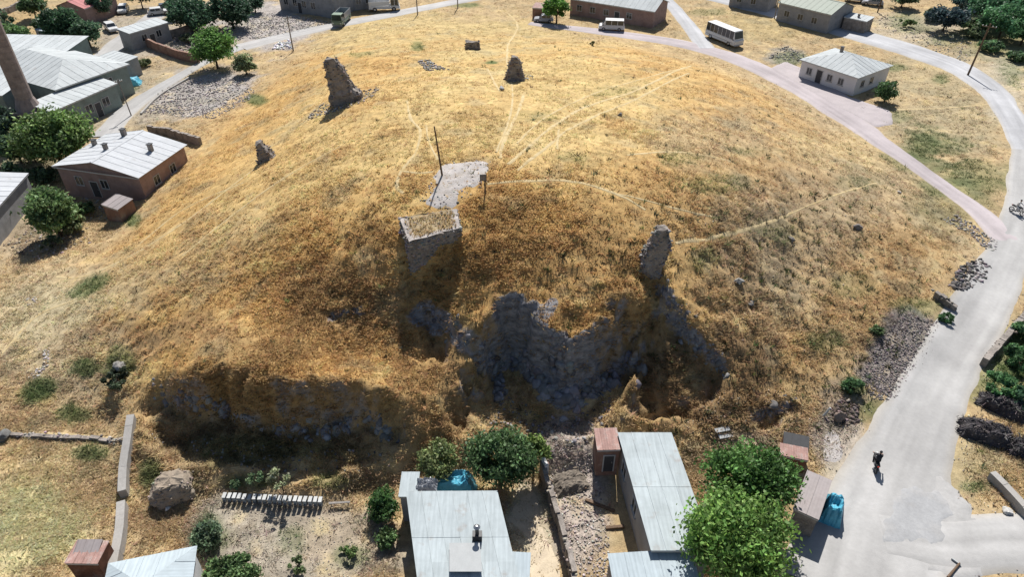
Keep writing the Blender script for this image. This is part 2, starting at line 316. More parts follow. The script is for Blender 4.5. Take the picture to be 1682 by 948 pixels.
mat('soil', (.16, .135, .11), .95, .25, 1.5, .05, 7.)
# ------------------------------------------------------------------ mesh helpers
class MB:
    def __init__(s): s.v = []; s.f = []
    def add(s, v, f):
        o = len(s.v); s.v += [tuple(q) for q in v]; s.f += [tuple(i + o for i in q) for q in f]; return s
    def box(s, x0, x1, y0, y1, z0, z1, M=None):
        v = [Vector(q) for q in ((x0,y0,z0),(x1,y0,z0),(x1,y1,z0),(x0,y1,z0),(x0,y0,z1),(x1,y0,z1),(x1,y1,z1),(x0,y1,z1))]
        if M: v = [M @ q for q in v]
        return s.add(v, [(0,3,2,1),(4,5,6,7),(0,1,5,4),(1,2,6,5),(2,3,7,6),(3,0,4,7)])
    def prism(s, poly, a, b, ax=1):
        """2-D outline (other two axes) pushed along axis ax from a to b"""
        n = len(poly)
        def m(q, h): return (h, q[0], q[1]) if ax == 0 else (q[0], h, q[1]) if ax == 1 else (q[0], q[1], h)
        v = [m(q, a) for q in poly] + [m(q, b) for q in poly]
        f = [tuple(range(n))[::-1], tuple(range(n, 2 * n))] + [(i, (i + 1) % n, n + (i + 1) % n, n + i) for i in range(n)]
        return s.add(v, f)
    def cyl(s, p0, p1, r0, r1=None, n=10, cap=True):
        r1 = r0 if r1 is None else r1; p0 = Vector(p0); p1 = Vector(p1); d = (p1 - p0).normalized()
        a = d.orthogonal().normalized(); b = d.cross(a); v = []
        for p, r in ((p0, r0), (p1, r1)):
            for k in range(n): t = 2 * math.pi * k / n; v.append(p + (a * math.cos(t) + b * math.sin(t)) * r)
        f = [(k, (k + 1) % n, n + (k + 1) % n, n + k) for k in range(n)]
        if cap: f += [tuple(range(n))[::-1], tuple(range(n, 2 * n))]
        return s.add(v, f)
    def tube(s, pts, rad, n=7):
        for k in range(1, len(pts)): s.cyl(pts[k - 1], pts[k], rad[k - 1], rad[k], n)
        return s
    def lathe(s, prof, n=16, c=(0, 0, 0)):
        v = []
        for r, z in prof:
            for k in range(n): t = 2 * math.pi * k / n; v.append((c[0] + r * math.cos(t), c[1] + r * math.sin(t), c[2] + z))
        f = []
        for i in range(len(prof) - 1):
            for k in range(n): f.append((i*n+k, i*n+(k+1)%n, (i+1)*n+(k+1)%n, (i+1)*n+k))
        f += [tuple(range(n))[::-1], tuple(range((len(prof)-1)*n, len(prof)*n))]
        return s.add(v, f)
    def build(s, name, m, parent=None, loc=None, rz=None, smooth=False, bevel=0):
        me = bpy.data.meshes.new(name); me.from_pydata(s.v, [], s.f); me.update()
        return mkobj(name, me, m, parent, loc, rz, smooth, bevel)
def mkobj(name, me, m, parent=None, loc=None, rz=None, smooth=False, bevel=0):
    if m is not None and not me.materials: me.materials.append(MATS[m] if isinstance(m, str) else m)
    if smooth: me.polygons.foreach_set('use_smooth', [True] * len(me.polygons))
    o = bpy.data.objects.new(name, me); C.objects.link(o); o.parent = parent
    if loc is not None: o.location = loc
    if rz is not None: o.rotation_euler = (0, 0, rz)
    if bevel:
        b = o.modifiers.new('bevel', 'BEVEL'); b.width = bevel; b.segments = 2; b.limit_method = 'ANGLE'
    return o
def tag(o, label=None, cat=None, group=None, kind=None):
    for k, v in (('label', label), ('category', cat), ('group', group), ('kind', kind)):
        if v: o[k] = v
    return o
def thing(name, label, cat, loc=(0, 0, 0), rz=0, group=None):
    o = bpy.data.objects.new(name, None); o.empty_display_size = .3; C.objects.link(o)
    o.location = loc; o.rotation_euler = (0, 0, rz); return tag(o, label, cat, group)
def copy_tree(o, parent=None, depth=0):
    c = o.copy(); C.objects.link(c); c.parent = parent
    for ch in o.children: copy_tree(ch, c)
    return c
def npmesh(name, v, f, col=None, m=None, parent=None, smooth=False):
    """fast mesh from arrays; f is (N,3) or (N,4); col per vertex (N,3)"""
    me = bpy.data.meshes.new(name); k = f.shape[1]
    me.vertices.add(len(v)); me.vertices.foreach_set('co', np.asarray(v, np.float32).ravel())
    me.loops.add(f.size); me.loops.foreach_set('vertex_index', f.astype(np.int32).ravel())
    me.polygons.add(len(f)); me.polygons.foreach_set('loop_start', np.arange(0, f.size, k, dtype=np.int32))
    if smooth: me.polygons.foreach_set('use_smooth', np.ones(len(f), bool))
    if col is not None:
        a = me.attributes.new('col', 'FLOAT_COLOR', 'POINT')
        a.data.foreach_set('color', np.column_stack([col, np.ones(len(col))]).astype(np.float32).ravel())
    me.update(calc_edges=True); me.validate()
    return mkobj(name, me, m, parent)
def scatter(name, protos, pos, scl, col, m, parent=None, tilt=.0, up=None, smooth=False):
    """many copies of small prototype meshes joined into one (for what nobody could count)"""
    N = len(pos); VV = []; FF = []; CC = []; off = 0; pick = rng.integers(0, len(protos), N)
    for pi, (pv, pf) in enumerate(protos):
        idx = np.nonzero(pick == pi)[0]
        if not len(idx): continue
        a = rng.uniform(0, 2 * np.pi, len(idx)); ca, sa = np.cos(a), np.sin(a); k = len(pv)
        q = pv[None] * scl[idx][:, None, :]
        if tilt:
            tx = rng.normal(0, tilt, len(idx))[:, None]; ty = rng.normal(0, tilt, len(idx))[:, None]
            z = q[..., 2]; q = np.stack([q[..., 0] + z * tx, q[..., 1] + z * ty, z - q[..., 0] * tx - q[..., 1] * ty], -1)
        x = q[..., 0] * ca[:, None] - q[..., 1] * sa[:, None]; y = q[..., 0] * sa[:, None] + q[..., 1] * ca[:, None]
        v = np.stack([x, y, q[..., 2]], -1) + pos[idx][:, None, :]
        VV.append(v.reshape(-1, 3)); FF.append((pf[None] + (np.arange(len(idx)) * k)[:, None, None] + off).reshape(-1, pf.shape[1]))
        cc = np.repeat(col[idx][:, None, :], k, 1); CC.append(cc.reshape(-1, 3)); off += len(idx) * k
    return npmesh(name, np.concatenate(VV), np.concatenate(FF), np.concatenate(CC), m, parent, smooth)
def rock_proto(seed, sub=1, squash=.7):
    r = np.random.default_rng(seed); import bmesh
    bm = bmesh.new(); bmesh.ops.create_icosphere(bm, subdivisions=sub, radius=.5)
    v = np.array([q.co[:] for q in bm.verts]); f = np.array([[q.index for q in p.verts] for p in bm.faces]); bm.free()
    for k in range(13):                              # chop flat facets
        d = r.normal(size=3); d /= np.linalg.norm(d); h = r.uniform(.22, .40); e = v @ d
        v = v - np.clip(e - h, 0, None)[:, None] * d[None]
    v = v * r.uniform(.85, 1.15, 3) + r.normal(0, .02, v.shape); v[:, 2] *= squash; return v, f
ROCKS = [rock_proto(k) for k in range(8)]; BIGROCKS = [rock_proto(40 + k, 2, .8) for k in range(6)]
def cell_col(N, base, dv=.25, dh=.05):
    b = np.array(base)[None] * (1 + rng.normal(0, dv, (N, 1)).clip(-.6, .9)); return (b * (1 + rng.normal(0, dh, (N, 3)))).clip(.01, .8)
# ------------------------------------------------------------------ ground colours (surface colour, with some shade and haze painted in)
STRAW = (.47,.345,.155); OCHRE = (.44,.278,.105); BROWN = (.30,.18,.072); PALE = (.42,.36,.20); DIRT = (.30,.265,.22); ROCK = (.215,.20,.20)
GREEN = (.085,.125,.045); OLIVE = (.20,.185,.085); DUST = (.42,.39,.34); REDB = (.30,.175,.085); GREYG = (.27,.245,.16)
COL = np.empty(X.shape + (3,)); COL[:] = OCHRE
def paint(mask, c):
    global COL
    COL = COL * (1 - mask[..., None]) + np.array(c) * mask[..., None]
N1 = fbm(X, Y, 14, 4, 101); N2 = fbm(X, Y, 5, 4, 111); N3 = fbm(X, Y, 1.6, 3, 121); N4 = fbm(X, Y, .8, 2, 131)
def blob(u, v, ru, rv, c, s=1., soft=.6, rot=0.):
    du, dv = U_ - u, V_ - v
    if rot: cr, sr = math.cos(R(rot)), math.sin(R(rot)); du, dv = du * cr + dv * sr, -du * sr + dv * cr
    r = np.sqrt((du / ru) ** 2 + (dv / rv) ** 2) + (N2 - .5) * .9 + (N3 - .5) * .5
    paint(sstep(1.15, 1.15 - soft, r) * s * (DEP > 2), c)
# outlying ground
paint(sstep(3.5, .2, ZB) * .75, (.36, .28, .17))
blob(850,170,330,130, STRAW, .95, .8); blob(600,250,160,110, STRAW, .6, .8); blob(430,330,200,90, STRAW, .6, .8, -35); blob(700,60,250,40, (.42,.32,.15), .8)
blob(250,470,200,60, (.41,.30,.15), .7, .8, -30); blob(90,520,120,60, PALE, .6, .8); blob(60,860,140,110, (.50,.43,.24), .95, .7); blob(130,760,120,50, (.38,.30,.17), .7)
blob(1180,230,120,70, (.36,.27,.15), .7, .8); blob(1350,330,170,110, (.335,.255,.15), .75, .9); blob(1250,470,130,130, (.32,.24,.145), .8, .9); blob(1480,440,110,70, (.38,.235,.09), .8); blob(1380,250,120,40, STRAW, .6)
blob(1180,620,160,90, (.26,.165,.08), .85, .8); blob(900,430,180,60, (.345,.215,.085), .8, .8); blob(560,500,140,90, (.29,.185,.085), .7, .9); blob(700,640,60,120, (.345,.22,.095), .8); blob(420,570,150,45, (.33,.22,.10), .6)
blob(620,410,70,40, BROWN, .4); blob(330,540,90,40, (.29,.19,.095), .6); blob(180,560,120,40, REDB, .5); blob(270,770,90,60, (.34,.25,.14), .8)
blob(460,880,190,75, (.29,.255,.205), .95, .4); blob(560,880,90,60, (.31,.245,.17), .6); blob(1560,330,70,60, OLIVE, .6); blob(1560,200,110,60, (.34,.28,.17), .8); blob(1500,130,120,40, (.36,.29,.17), .8)
blob(1520,50,130,35, (.38,.33,.25), .8); blob(1620,110,60,40, (.37,.31,.21), .8); blob(1660,140,40,70, (.42,.37,.28), .7); blob(1250,45,100,25, (.36,.275,.135), .8); blob(1600,760,90,60, (.37,.30,.17), .8); blob(1640,580,60,60, (.35,.31,.17), .8)
blob(440,45,80,40, (.36,.32,.30), .9); blob(320,155,110,40, (.33,.305,.29), .95, .4, -15); blob(250,190,60,20, (.36,.28,.17), .7); blob(240,60,120,50, (.33,.29,.24), .8); blob(60,120,120,80, (.24,.22,.17), .8); blob(230,120,40,30, (.36,.27,.15), .8)
blob(60,40,60,25, (.38,.27,.13), .7); blob(60,380,90,50, (.30,.24,.17), .8); blob(940,830,70,130, (.35,.30,.265), .95, .4); blob(1360,720,50,50, (.37,.32,.27), .85); blob(1400,820,60,100, (.38,.33,.27), .9); blob(1220,740,90,40, (.30,.245,.18), .7)
blob(1590,90,30,30, (.34,.27,.18), .6); blob(870,860,50,90, (.46,.39,.28), .9, .3); blob(1380,650,40,30, (.24,.19,.15), .7); blob(1480,580,55,75, (.20,.175,.165), .95, .3, 35)
blob(1290,90,40,16, (.27,.25,.21), .8)
blob(850,470,270,95, (.30,.18,.07), .3, .9); blob(1150,610,150,90, (.22,.14,.068), .6, .9); blob(540,560,150,70, (.33,.20,.08), .25, .9); blob(450,730,230,40, (.17,.12,.06), .8, .5)  # scrub brown plus grazing shade on front slope; left cliff's shadow painted on ground
blob(90,540,210,130, (.48,.41,.275), .5, .9); blob(330,430,190,80, (.47,.36,.20), .35, .9, -30)  # left ground paled, the hazy veil put into its colour
blob(150,150,160,110, (.28,.255,.205), .6, .8); blob(50,250,90,120, (.21,.20,.135), .7, .8); blob(430,40,110,50, (.36,.33,.31), .8, .6)
# patchiness
onm = sstep(.6, 2.5, ZB)
paint(sstep(.56, .74, N2) * .3 * onm, BROWN); paint(sstep(.60, .80, N1) * .35 * onm, (.385,.23,.085)); paint(sstep(.58, .76, fbm(X, Y, 2.6, 3, 141)) * .35, GREYG); paint(sstep(.62, .8, N3) * .35, (.46,.36,.17))
paint(sstep(.64, .82, N4) * .2, (.18,.12,.055))
GRN = np.zeros_like(X)
def green(u, v, ru, rv, s=.8, rot=0., c=GREEN):
    global GRN
    before = COL.copy(); blob(u, v, ru, rv, c, s, .7, rot); GRN = np.maximum(GRN, np.clip(np.abs(COL - before).sum(-1) * 3, 0, 1))
for g in [(1640,70,70,30,.6),(1560,66,50,16,.45),(1500,48,40,10,.4),(1665,110,24,40,.45),(1520,270,50,16,.5),(1600,310,60,24,.4),(1560,240,40,20,.4),(1470,190,30,12,.4),(1640,560,30,20,.6),(1600,640,20,30,.5),(1500,500,40,14,.4),(1420,680,30,14,.4),(1180,300,70,20,.22),(1400,300,60,16,.25),(1290,380,60,24,.25),(1150,430,40,30,.25),(1400,470,50,24,.22),(1230,250,50,12,.2),(940,260,30,8,.2),(880,190,40,10,.2),(1010,150,40,8,.2),(1350,560,40,20,.25),(420,163,22,10),(215,360,20,16),(150,470,36,14,.7,-25),(60,645,34,20,.8,-20),(140,600,26,16,.7),(120,680,30,16,.6),(200,590,30,30,.5),(440,740,200,30,.35),(685,75,14,12,.6),(808,103,14,4,.9),(590,90,22,6,.4),(770,8,30,6,.7),(150,745,36,16,.6),
          (250,780,30,40,.6),(345,880,30,40,.6),(480,890,26,30,.4),(575,915,30,20,.5),(1520,235,44,30,.75),(1600,290,70,30,.45),(1545,310,40,20,.4),(1470,110,24,8,.6),(1545,130,16,10,.6),(1400,635,24,16,.8),(1440,670,22,16,.5),(1550,525,16,10,.8),(1440,545,16,10,.6),
          (1650,620,34,40,.8),(1675,580,20,50,.8),(1600,800,26,10,.5),(1490,30,30,12,.5),(1300,95,30,12,.5),(1640,30,60,24,.7),(1480,250,30,16,.5),(420,790,60,14,.5),(540,790,40,14,.4),(1540,500,50,16,.4,-30),(200,140,30,14,.4),(1160,20,50,8,.35),(1120,260,60,16,.2),(1660,300,20,50,.4),(1680,600,16,40,.8)]:
    green(*g)
# bare rock on the cliffs
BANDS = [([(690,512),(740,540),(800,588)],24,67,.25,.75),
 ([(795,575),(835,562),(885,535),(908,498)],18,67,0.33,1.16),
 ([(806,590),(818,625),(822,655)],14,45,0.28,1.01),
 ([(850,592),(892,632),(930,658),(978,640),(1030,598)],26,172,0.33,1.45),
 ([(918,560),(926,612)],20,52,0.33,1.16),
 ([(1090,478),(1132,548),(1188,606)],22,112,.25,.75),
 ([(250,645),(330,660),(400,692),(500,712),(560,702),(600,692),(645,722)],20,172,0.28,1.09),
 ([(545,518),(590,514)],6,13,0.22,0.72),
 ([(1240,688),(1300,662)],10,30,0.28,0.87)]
RB = np.zeros_like(X)
for b_ in BANDS:
    nn = near & (np.abs(U_ - 700) < 800); q_ = linedist(U_[nn], V_[nn], b_[0]) + (N3[nn] - .5) * 26 + (N4[nn] - .5) * 14; RB[nn] = np.maximum(RB[nn], sstep(b_[1] * 1.15, b_[1] * .5, q_))
LFT = sstep(700, 640, U_) * (V_ > 560)
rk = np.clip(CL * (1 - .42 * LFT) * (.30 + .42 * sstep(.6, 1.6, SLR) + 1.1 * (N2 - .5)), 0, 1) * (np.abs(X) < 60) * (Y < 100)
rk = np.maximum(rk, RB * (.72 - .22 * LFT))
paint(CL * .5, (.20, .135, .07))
lum = COL.mean(-1, keepdims=True); COL = COL * .98 + lum * np.array([1.08, 1.0, .9]) * .02
flank = np.clip(np.exp(-(((U_ - 1330) / 230) ** 2 + ((V_ - 360) / 190) ** 2)) * 1.2, 0, 1) * (DEP > 2); COL = COL * (1 - .3 * flank[..., None]) + .3 * flank[..., None] * (lum * np.array([1.16, 1.0, .76]))
COL = (COL * 1.03 * (1 + (N3 - .5)[..., None] * .5)).clip(.012, .7)
jj, ii = np.meshgrid(np.arange(len(GY) - 1), np.arange(len(GX) - 1), indexing='ij'); W_ = len(GX)
F_ = np.stack([jj * W_ + ii, jj * W_ + ii + 1, (jj + 1) * W_ + ii + 1, (jj + 1) * W_ + ii], -1).reshape(-1, 4)
def rock_shader():
    t = MATS['ground'].node_tree; N = t.nodes; L = t.links; b = N['Principled BSDF']
    src = b.inputs['Base Color'].links[0].from_socket; tc = N.new('ShaderNodeTexCoord')
    a = N.new('ShaderNodeAttribute'); a.attribute_name = 'rk'
    def noise(s, sc=(1, 1, 1), d=6):
        mp = N.new('ShaderNodeMapping'); mp.inputs['Scale'].default_value = sc; L.new(tc.outputs['Object'], mp.inputs[0]); x = N.new('ShaderNodeTexNoise'); x.inputs['Scale'].default_value = s; x.inputs['Detail'].default_value = d; x.inputs['Roughness'].default_value = .65; L.new(mp.outputs[0], x.inputs['Vector']); return x.outputs['Fac']
    ad = N.new('ShaderNodeMath'); ad.operation = 'ADD'; n1 = noise(.55, (1, 1, .8)); L.new(a.outputs['Fac'], ad.inputs[0]); L.new(n1, ad.inputs[1])
    mr = N.new('ShaderNodeMapRange'); mr.inputs[1].default_value = 1.0; mr.inputs[2].default_value = 1.22; L.new(ad.outputs[0], mr.inputs[0])
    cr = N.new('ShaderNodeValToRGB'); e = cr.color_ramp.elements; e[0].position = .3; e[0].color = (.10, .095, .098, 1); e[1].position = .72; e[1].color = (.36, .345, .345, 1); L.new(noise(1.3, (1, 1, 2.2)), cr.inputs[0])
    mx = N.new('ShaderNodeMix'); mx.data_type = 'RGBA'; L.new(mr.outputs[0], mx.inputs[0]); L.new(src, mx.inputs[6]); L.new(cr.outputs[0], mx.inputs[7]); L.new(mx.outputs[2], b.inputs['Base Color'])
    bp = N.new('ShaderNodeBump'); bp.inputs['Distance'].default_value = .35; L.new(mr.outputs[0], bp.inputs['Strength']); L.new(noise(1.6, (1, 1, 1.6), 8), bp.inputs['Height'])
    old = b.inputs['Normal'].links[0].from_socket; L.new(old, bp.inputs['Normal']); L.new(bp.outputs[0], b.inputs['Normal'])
rock_shader()
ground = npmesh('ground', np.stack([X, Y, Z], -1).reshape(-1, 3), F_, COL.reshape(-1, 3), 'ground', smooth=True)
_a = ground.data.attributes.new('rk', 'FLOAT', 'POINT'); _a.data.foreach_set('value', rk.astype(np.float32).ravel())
tag(ground, 'dry grassy mound with cliffs and surrounding village ground', kind='structure')
# ------------------------------------------------------------------ roads and paths
def ribbon(name, m, lift, ln, label, wob=.25, nx=9, seed=0, sink=.16, base=None, rcol=None):
    d = np.gradient(ln[:, :2], axis=0); d /= np.linalg.norm(d, axis=1)[:, None] + 1e-9; nrm = np.column_stack([-d[:, 1], d[:, 0]])
    s = np.arange(len(ln)) * .8; V = []; CV = []
    for k in range(nx):
        t = k / (nx - 1) * 2 - 1
        ww = ln[:, 2] / 2 * (1 + wob * ((fbm(s, s * 0 + (9 if t > 0 else 3) + seed, 4, 3, 5) - .5) * 1.4))
        xy = ln[:, :2] + nrm * (t * ww)[:, None]; e = abs(t) ** 6
        V.append(np.column_stack([xy, Hat(xy[:, 0], xy[:, 1], base) + lift * (1 - e) - sink * e]))
        if rcol is not None:
            tt = t * ww; st = fbm(tt * 1.0 + seed * 31, s * .045, .55, 3, 71) - .5; pt = fbm(tt, s, 4, 3, 77) - .5; ed = sstep(.62, 1, abs(t))
            cc_ = np.array(rcol)[None] * (1 + st * .42 + pt * .34)[:, None]; cc_ = cc_ * (1 - .45 * ed) + .45 * ed * np.array([.34, .285, .20])[None]; CV.append(cc_)
    V = np.stack(V, 1); n_, k_ = V.shape[:2]
    j, i = np.meshgrid(np.arange(n_ - 1), np.arange(k_ - 1), indexing='ij')
    f = np.stack([j * k_ + i, j * k_ + i + 1, (j + 1) * k_ + i + 1, (j + 1) * k_ + i], -1).reshape(-1, 4)[:, ::-1]
    col_ = np.stack(CV, 1).reshape(-1, 3).clip(.05, .6) if CV else None
    return tag(npmesh(name, V.reshape(-1, 3), f, col_, m, smooth=True), label, kind='structure')
TRK = {'dirt_road': .9, 'side_road': .9}
RLAB = {'dirt_road': 'wide pale dirt road past the foot of the mound', 'side_road': 'dirt road joining at the junction', 'concrete_road': 'pale concrete road above the white house', 'paved_road': 'pinkish paved road curving behind the mound',
        'paved_lane': 'narrow lane climbing beside the long house', 'village_road': 'pale road behind the mound past the truck', 'village_lane': 'narrow lane beside the mosque', 'village_street': 'dusty village street with parked cars'}
RC = {'pale_dust': (.345, .338, .33), 'concrete': (.38, .38, .39), 'pale_concrete': (.38, .37, .36), 'pink_paving': (.365, .325, .33)}
for i_, (k, (m_, l_, ln)) in enumerate(ROADS.items()): ribbon(k, 'road_v', l_ + .06, ln, RLAB[k], base=Z, wob=.22, sink=.12, nx=27, seed=i_, rcol=RC[m_])
plab = ['trodden footpath winding past the ruined tower to the pad','short trodden link beside the thin pole','upper line of the twin wheel track across the mound','lower line of the twin wheel track across the mound','footpath running down to the stony pad','footpath from the pad along the brow','footpath crossing the right flank above the gully','long footpath slanting down the left flank','faint second path on the left flank','path from the far road to the conical ruin','short path at the pale boulder','branch off the twin wheel track','faint path at the left foot','faint path across the upper right flank','path through the field below the leaning pole','path along the low field wall','third faint line beside the twin wheel track','path between the conical ruin and the pad','faint path rising from the thin pole','path continuing over the far right flank','faint path below the ruined tower on the left flank','faint path from the brow towards the right pillar']
for k, p in enumerate(PATHS): ribbon('footpath', 'path_dust', .03, road_line([(x_, y_, w_ * .72) for x_, y_, w_ in p], .35), plab[k], 1.1, 7, k * 7, -.004)
def patch(name, m, px, label, lift=.05, edge=.5, step=.3, seed=1, rough=1.2):
    poly = GL(px); x0, y0 = poly[:, :2].min(0) - .6; x1, y1 = poly[:, :2].max(0) + .6
    gx_ = np.arange(x0, x1, step); gy_ = np.arange(y0, y1, step); a, b = np.meshgrid(gx_, gy_)
    d = polydist(a, b, poly) + (fbm(a, b, 1.5, 3, seed) - .5) * rough
    z = Hat(a, b) + lift * sstep(0, -edge, d) - .08 * sstep(-edge, .1, d); k_ = len(gx_)
    j, i = np.meshgrid(np.arange(len(gy_) - 1), np.arange(k_ - 1), indexing='ij'); ok = (d[:-1, :-1] < .25)
    f = np.stack([j * k_ + i, j * k_ + i + 1, (j + 1) * k_ + i + 1, (j + 1) * k_ + i], -1)[ok]
    u = np.unique(f); mp = np.zeros(a.size, int); mp[u] = np.arange(len(u))
    v = np.stack([a, b, z], -1).reshape(-1, 3)[u]
    return tag(npmesh(name, v, mp[f], None, m, smooth=True), label, kind='structure')
patch('stony_pad', 'grey_dust', [(706,296),(728,268),(762,262),(806,264),(803,282),(790,305),(760,318),(748,345),(715,344),(690,338),(705,318)], 'bare grey stony pad at the pole on the summit', rough=1.6)
patch('courtyard', 'sand', [(826,850),(850,812),(880,800),(905,870),(935,955),(930,985),(875,985),(868,910)], 'sandy courtyard beside the front house')
patch('forecourt', 'pink_paving', [(1262,112),(1290,100),(1318,112),(1400,160),(1425,168),(1465,182),(1470,205),(1440,210),(1360,170)], 'pinkish paved forecourt of the white house', lift=.14, rough=.5)
patch('junction', 'pale_dust', [(1400,835),(1460,790),(1520,740),(1548,780),(1575,820),(1625,850),(1720,858),(1720,930),(1600,960),(1400,960),(1330,948),(1370,890)], 'dusty road junction below the mound', lift=.10, rough=2.2)
patch('bare_ground', 'grey_dust', [(1345,705),(1378,700),(1385,745),(1372,770),(1345,760)], 'bare trodden ground above the rusty shelters')

mat('track_dust', (0.305, 0.306, 0.310), .95, .10, .8, .01, 12., col2=(0.335, 0.328, 0.322), c2scale=.5, spec=.1)
patch('worn_asphalt', 'track_dust', [(1440,850),(1490,790),(1540,800),(1580,850),(1560,885),(1500,905),(1440,900)], 'greyer worn patch in the middle of the junction', lift=.13, rough=2.0)
# ------------------------------------------------------------------ trees and shrubs
def leafcloud(pts, size, col, dirs):
    N = len(pts); a = rng.normal(size=(N, 3)); a /= np.linalg.norm(a, axis=1)[:, None]
    a = a * .8 + dirs * .3; b = np.cross(a, rng.normal(size=(N, 3))); b /= np.linalg.norm(b, axis=1)[:, None] + 1e-9; c = np.cross(a, b); c /= np.linalg.norm(c, axis=1)[:, None] + 1e-9
    s = (size * rng.uniform(.6, 1.35, N))[:, None]
    v = np.stack([pts - b * s, pts - c * s * .55, pts + b * s, pts + c * s * .55], 1).reshape(-1, 3)
    f = np.arange(N * 4).reshape(N, 4); return v, f, np.repeat(col, 4, 0)
def tree(name, label, px, py, h, rx, crown_h, nleaf, col, leaf=.16, clumps=34, trunk=.14, group=None, cat='tree', ry=None, lean=(0, 0), crown_low=None, base=None, spread=.85):
    p = G(px, py) if base is None else Vector(base); o = thing(name, label, cat, p - Vector((0, 0, .05)), 0, group)
    ry = ry or rx; zc = h - crown_h / 2; cx, cy = lean
    cl = []
    clumps = int(clumps * 1.35)
    for k in range(clumps):
        d = rng.normal(size=3); d /= np.linalg.norm(d); r = rng.uniform(.35, 1) ** .5 * spread
        if d[2] < -.3: d[2] *= .6
        cl.append((np.array([cx + d[0] * rx * r, cy + d[1] * ry * r, zc + d[2] * crown_h / 2 * r]), rng.uniform(.15, .38) * min(rx, ry, crown_h / 1.6), rng.uniform(.6, 1.3)))
    m = MB(); top = Vector((cx * .6, cy * .6, zc + .1 * crown_h)); fork = Vector((cx * .25, cy * .25, max(h * .22, zc - crown_h * .42)))
    m.tube([(0, 0, -.25), (cx * .1, cy * .1, fork.z * .5), fork, top], [trunk * 1.25, trunk, trunk * .85, trunk * .3], 8)
    for c_, r_, b_ in cl[::2]:
        e = Vector(c_); mid = fork.lerp(e, .5) + Vector((0, 0, .12 * h * random.random()))
        m.tube([fork.lerp(top, random.random() * .5), mid, e], [trunk * .5, trunk * .3, trunk * .1], 5)
    m.build('trunk', 'bark', o, smooth=True)
    P_, D_, C_ = [], [], []
    per = nleaf // clumps
    for c_, r_, b_ in cl:
        d = rng.normal(size=(per, 3)); d /= np.linalg.norm(d, axis=1)[:, None]; rr = r_ * np.where(rng.uniform(0, 1, per) < .22, rng.uniform(1.0, 1.65, per), rng.uniform(.25, 1.12, per) ** .6)
        q = c_ + d * rr[:, None] * np.array([1, 1, .82]); P_.append(q); D_.append(d)
        cc = np.array(col) * 1.68 * b_ * (1 + rng.normal(0, .3, (per, 1))).clip(.35, 2.0) * (1 + rng.normal(0, .06, (per, 3))); C_.append(cc)
    pts = np.concatenate(P_); keep = pts[:, 2] > .08
    v, f, c = leafcloud(pts[keep], leaf, np.concatenate(C_)[keep].clip(.008, .5), np.concatenate(D_)[keep]); npmesh('crown', v, f, c, 'leaf', o)
    return o
DG = (.055, .105, .032); MG = (.085, .15, .04); LG = (.13, .20, .05); OG = (.13, .155, .07); BG = (.05, .085, .05); BLG = (.035, .07, .04)
# big trees by the front houses
tree('leafy_tree', 'large bright green tree overhanging the end of the long pale roof', 1196, 952, 7.6, 3.7, 5.2, 15000, (.105,.185,.045), .15, 70, .2, ry=3.3)
tree('leafy_tree', 'dense green tree behind the bright green tree, beside the brown roofed shed', 1212, 846, 6.2, 3.35, 4.6, 13000, (.062,.125,.034), .14, 60, .18, ry=2.7)
tree('leafy_tree', 'broad dark green tree shading the rear of the front house roof', 822, 795, 5.0, 2.7, 4.0, 10000, (.062,.105,.042), .14, 50, .16, ry=2.3)
tree('leafy_tree', 'yellowish green young tree touching the broad dark green tree', 876, 776, 3.6, 1.15, 2.4, 3600, (.125,.175,.05), .12, 20, .09)
tree('leafy_tree', 'small olive green tree at the back corner of the front house', 722, 786, 3.4, 1.5, 2.5, 4200, (.135,.165,.068), .12, 24, .09)
tree('leafy_shrub', 'dark green bush against the left wall of the front house', 634, 848, 2.4, 1.25, 2.2, 3600, (.045,.09,.028), .12, 22, .08, cat='shrub')
tree('leafy_shrub', 'low green shrub below the dark bush by the house wall', 634, 893, 1.4, .8, 1.3, 1500, (.08,.13,.05), .11, 12, .05, cat='shrub')
tree('leafy_shrub', 'grey green shrub at the garden edge beside the metal roof', 345, 892, 1.9, 1.1, 1.8, 2200, (.09,.13,.075), .12, 16, .06, cat='shrub')
tree('leafy_shrub', 'wide speckled green bush in the garden corner right of the metal roof', 385, 950, 1.8, 2.1, 1.7, 4200, (.085,.135,.055), .12, 28, .06, cat='shrub', ry=1.3)
tree('leafy_shrub', 'small weedy green bush in the garden below the beehives', 572, 912, .9, .7, .8, 700, (.10,.145,.055), .1, 8, .04, cat='shrub')
tree('leafy_shrub', 'small bush standing in the bare garden bed', 490, 935, 1.0, .7, .9, 700, (.10,.135,.06), .1, 8, .04, cat='shrub')
tree('sapling', 'thin green sapling behind the left half of the beehives', 425, 800, 1.7, .6, 1.1, 420, (.13,.19,.10), .1, 7, .03, cat='sapling')
tree('sapling', 'pale sapling with dark trunk behind the middle of the beehives', 466, 808, 2.1, .95, 1.1, 620, (.22,.25,.14), .1, 9, .05, cat='sapling')
tree('leafy_shrub', 'small leafy plant left of the beehive row', 392, 800, .9, .5, .8, 320, (.09,.14,.07), .1, 6, .03, cat='shrub')
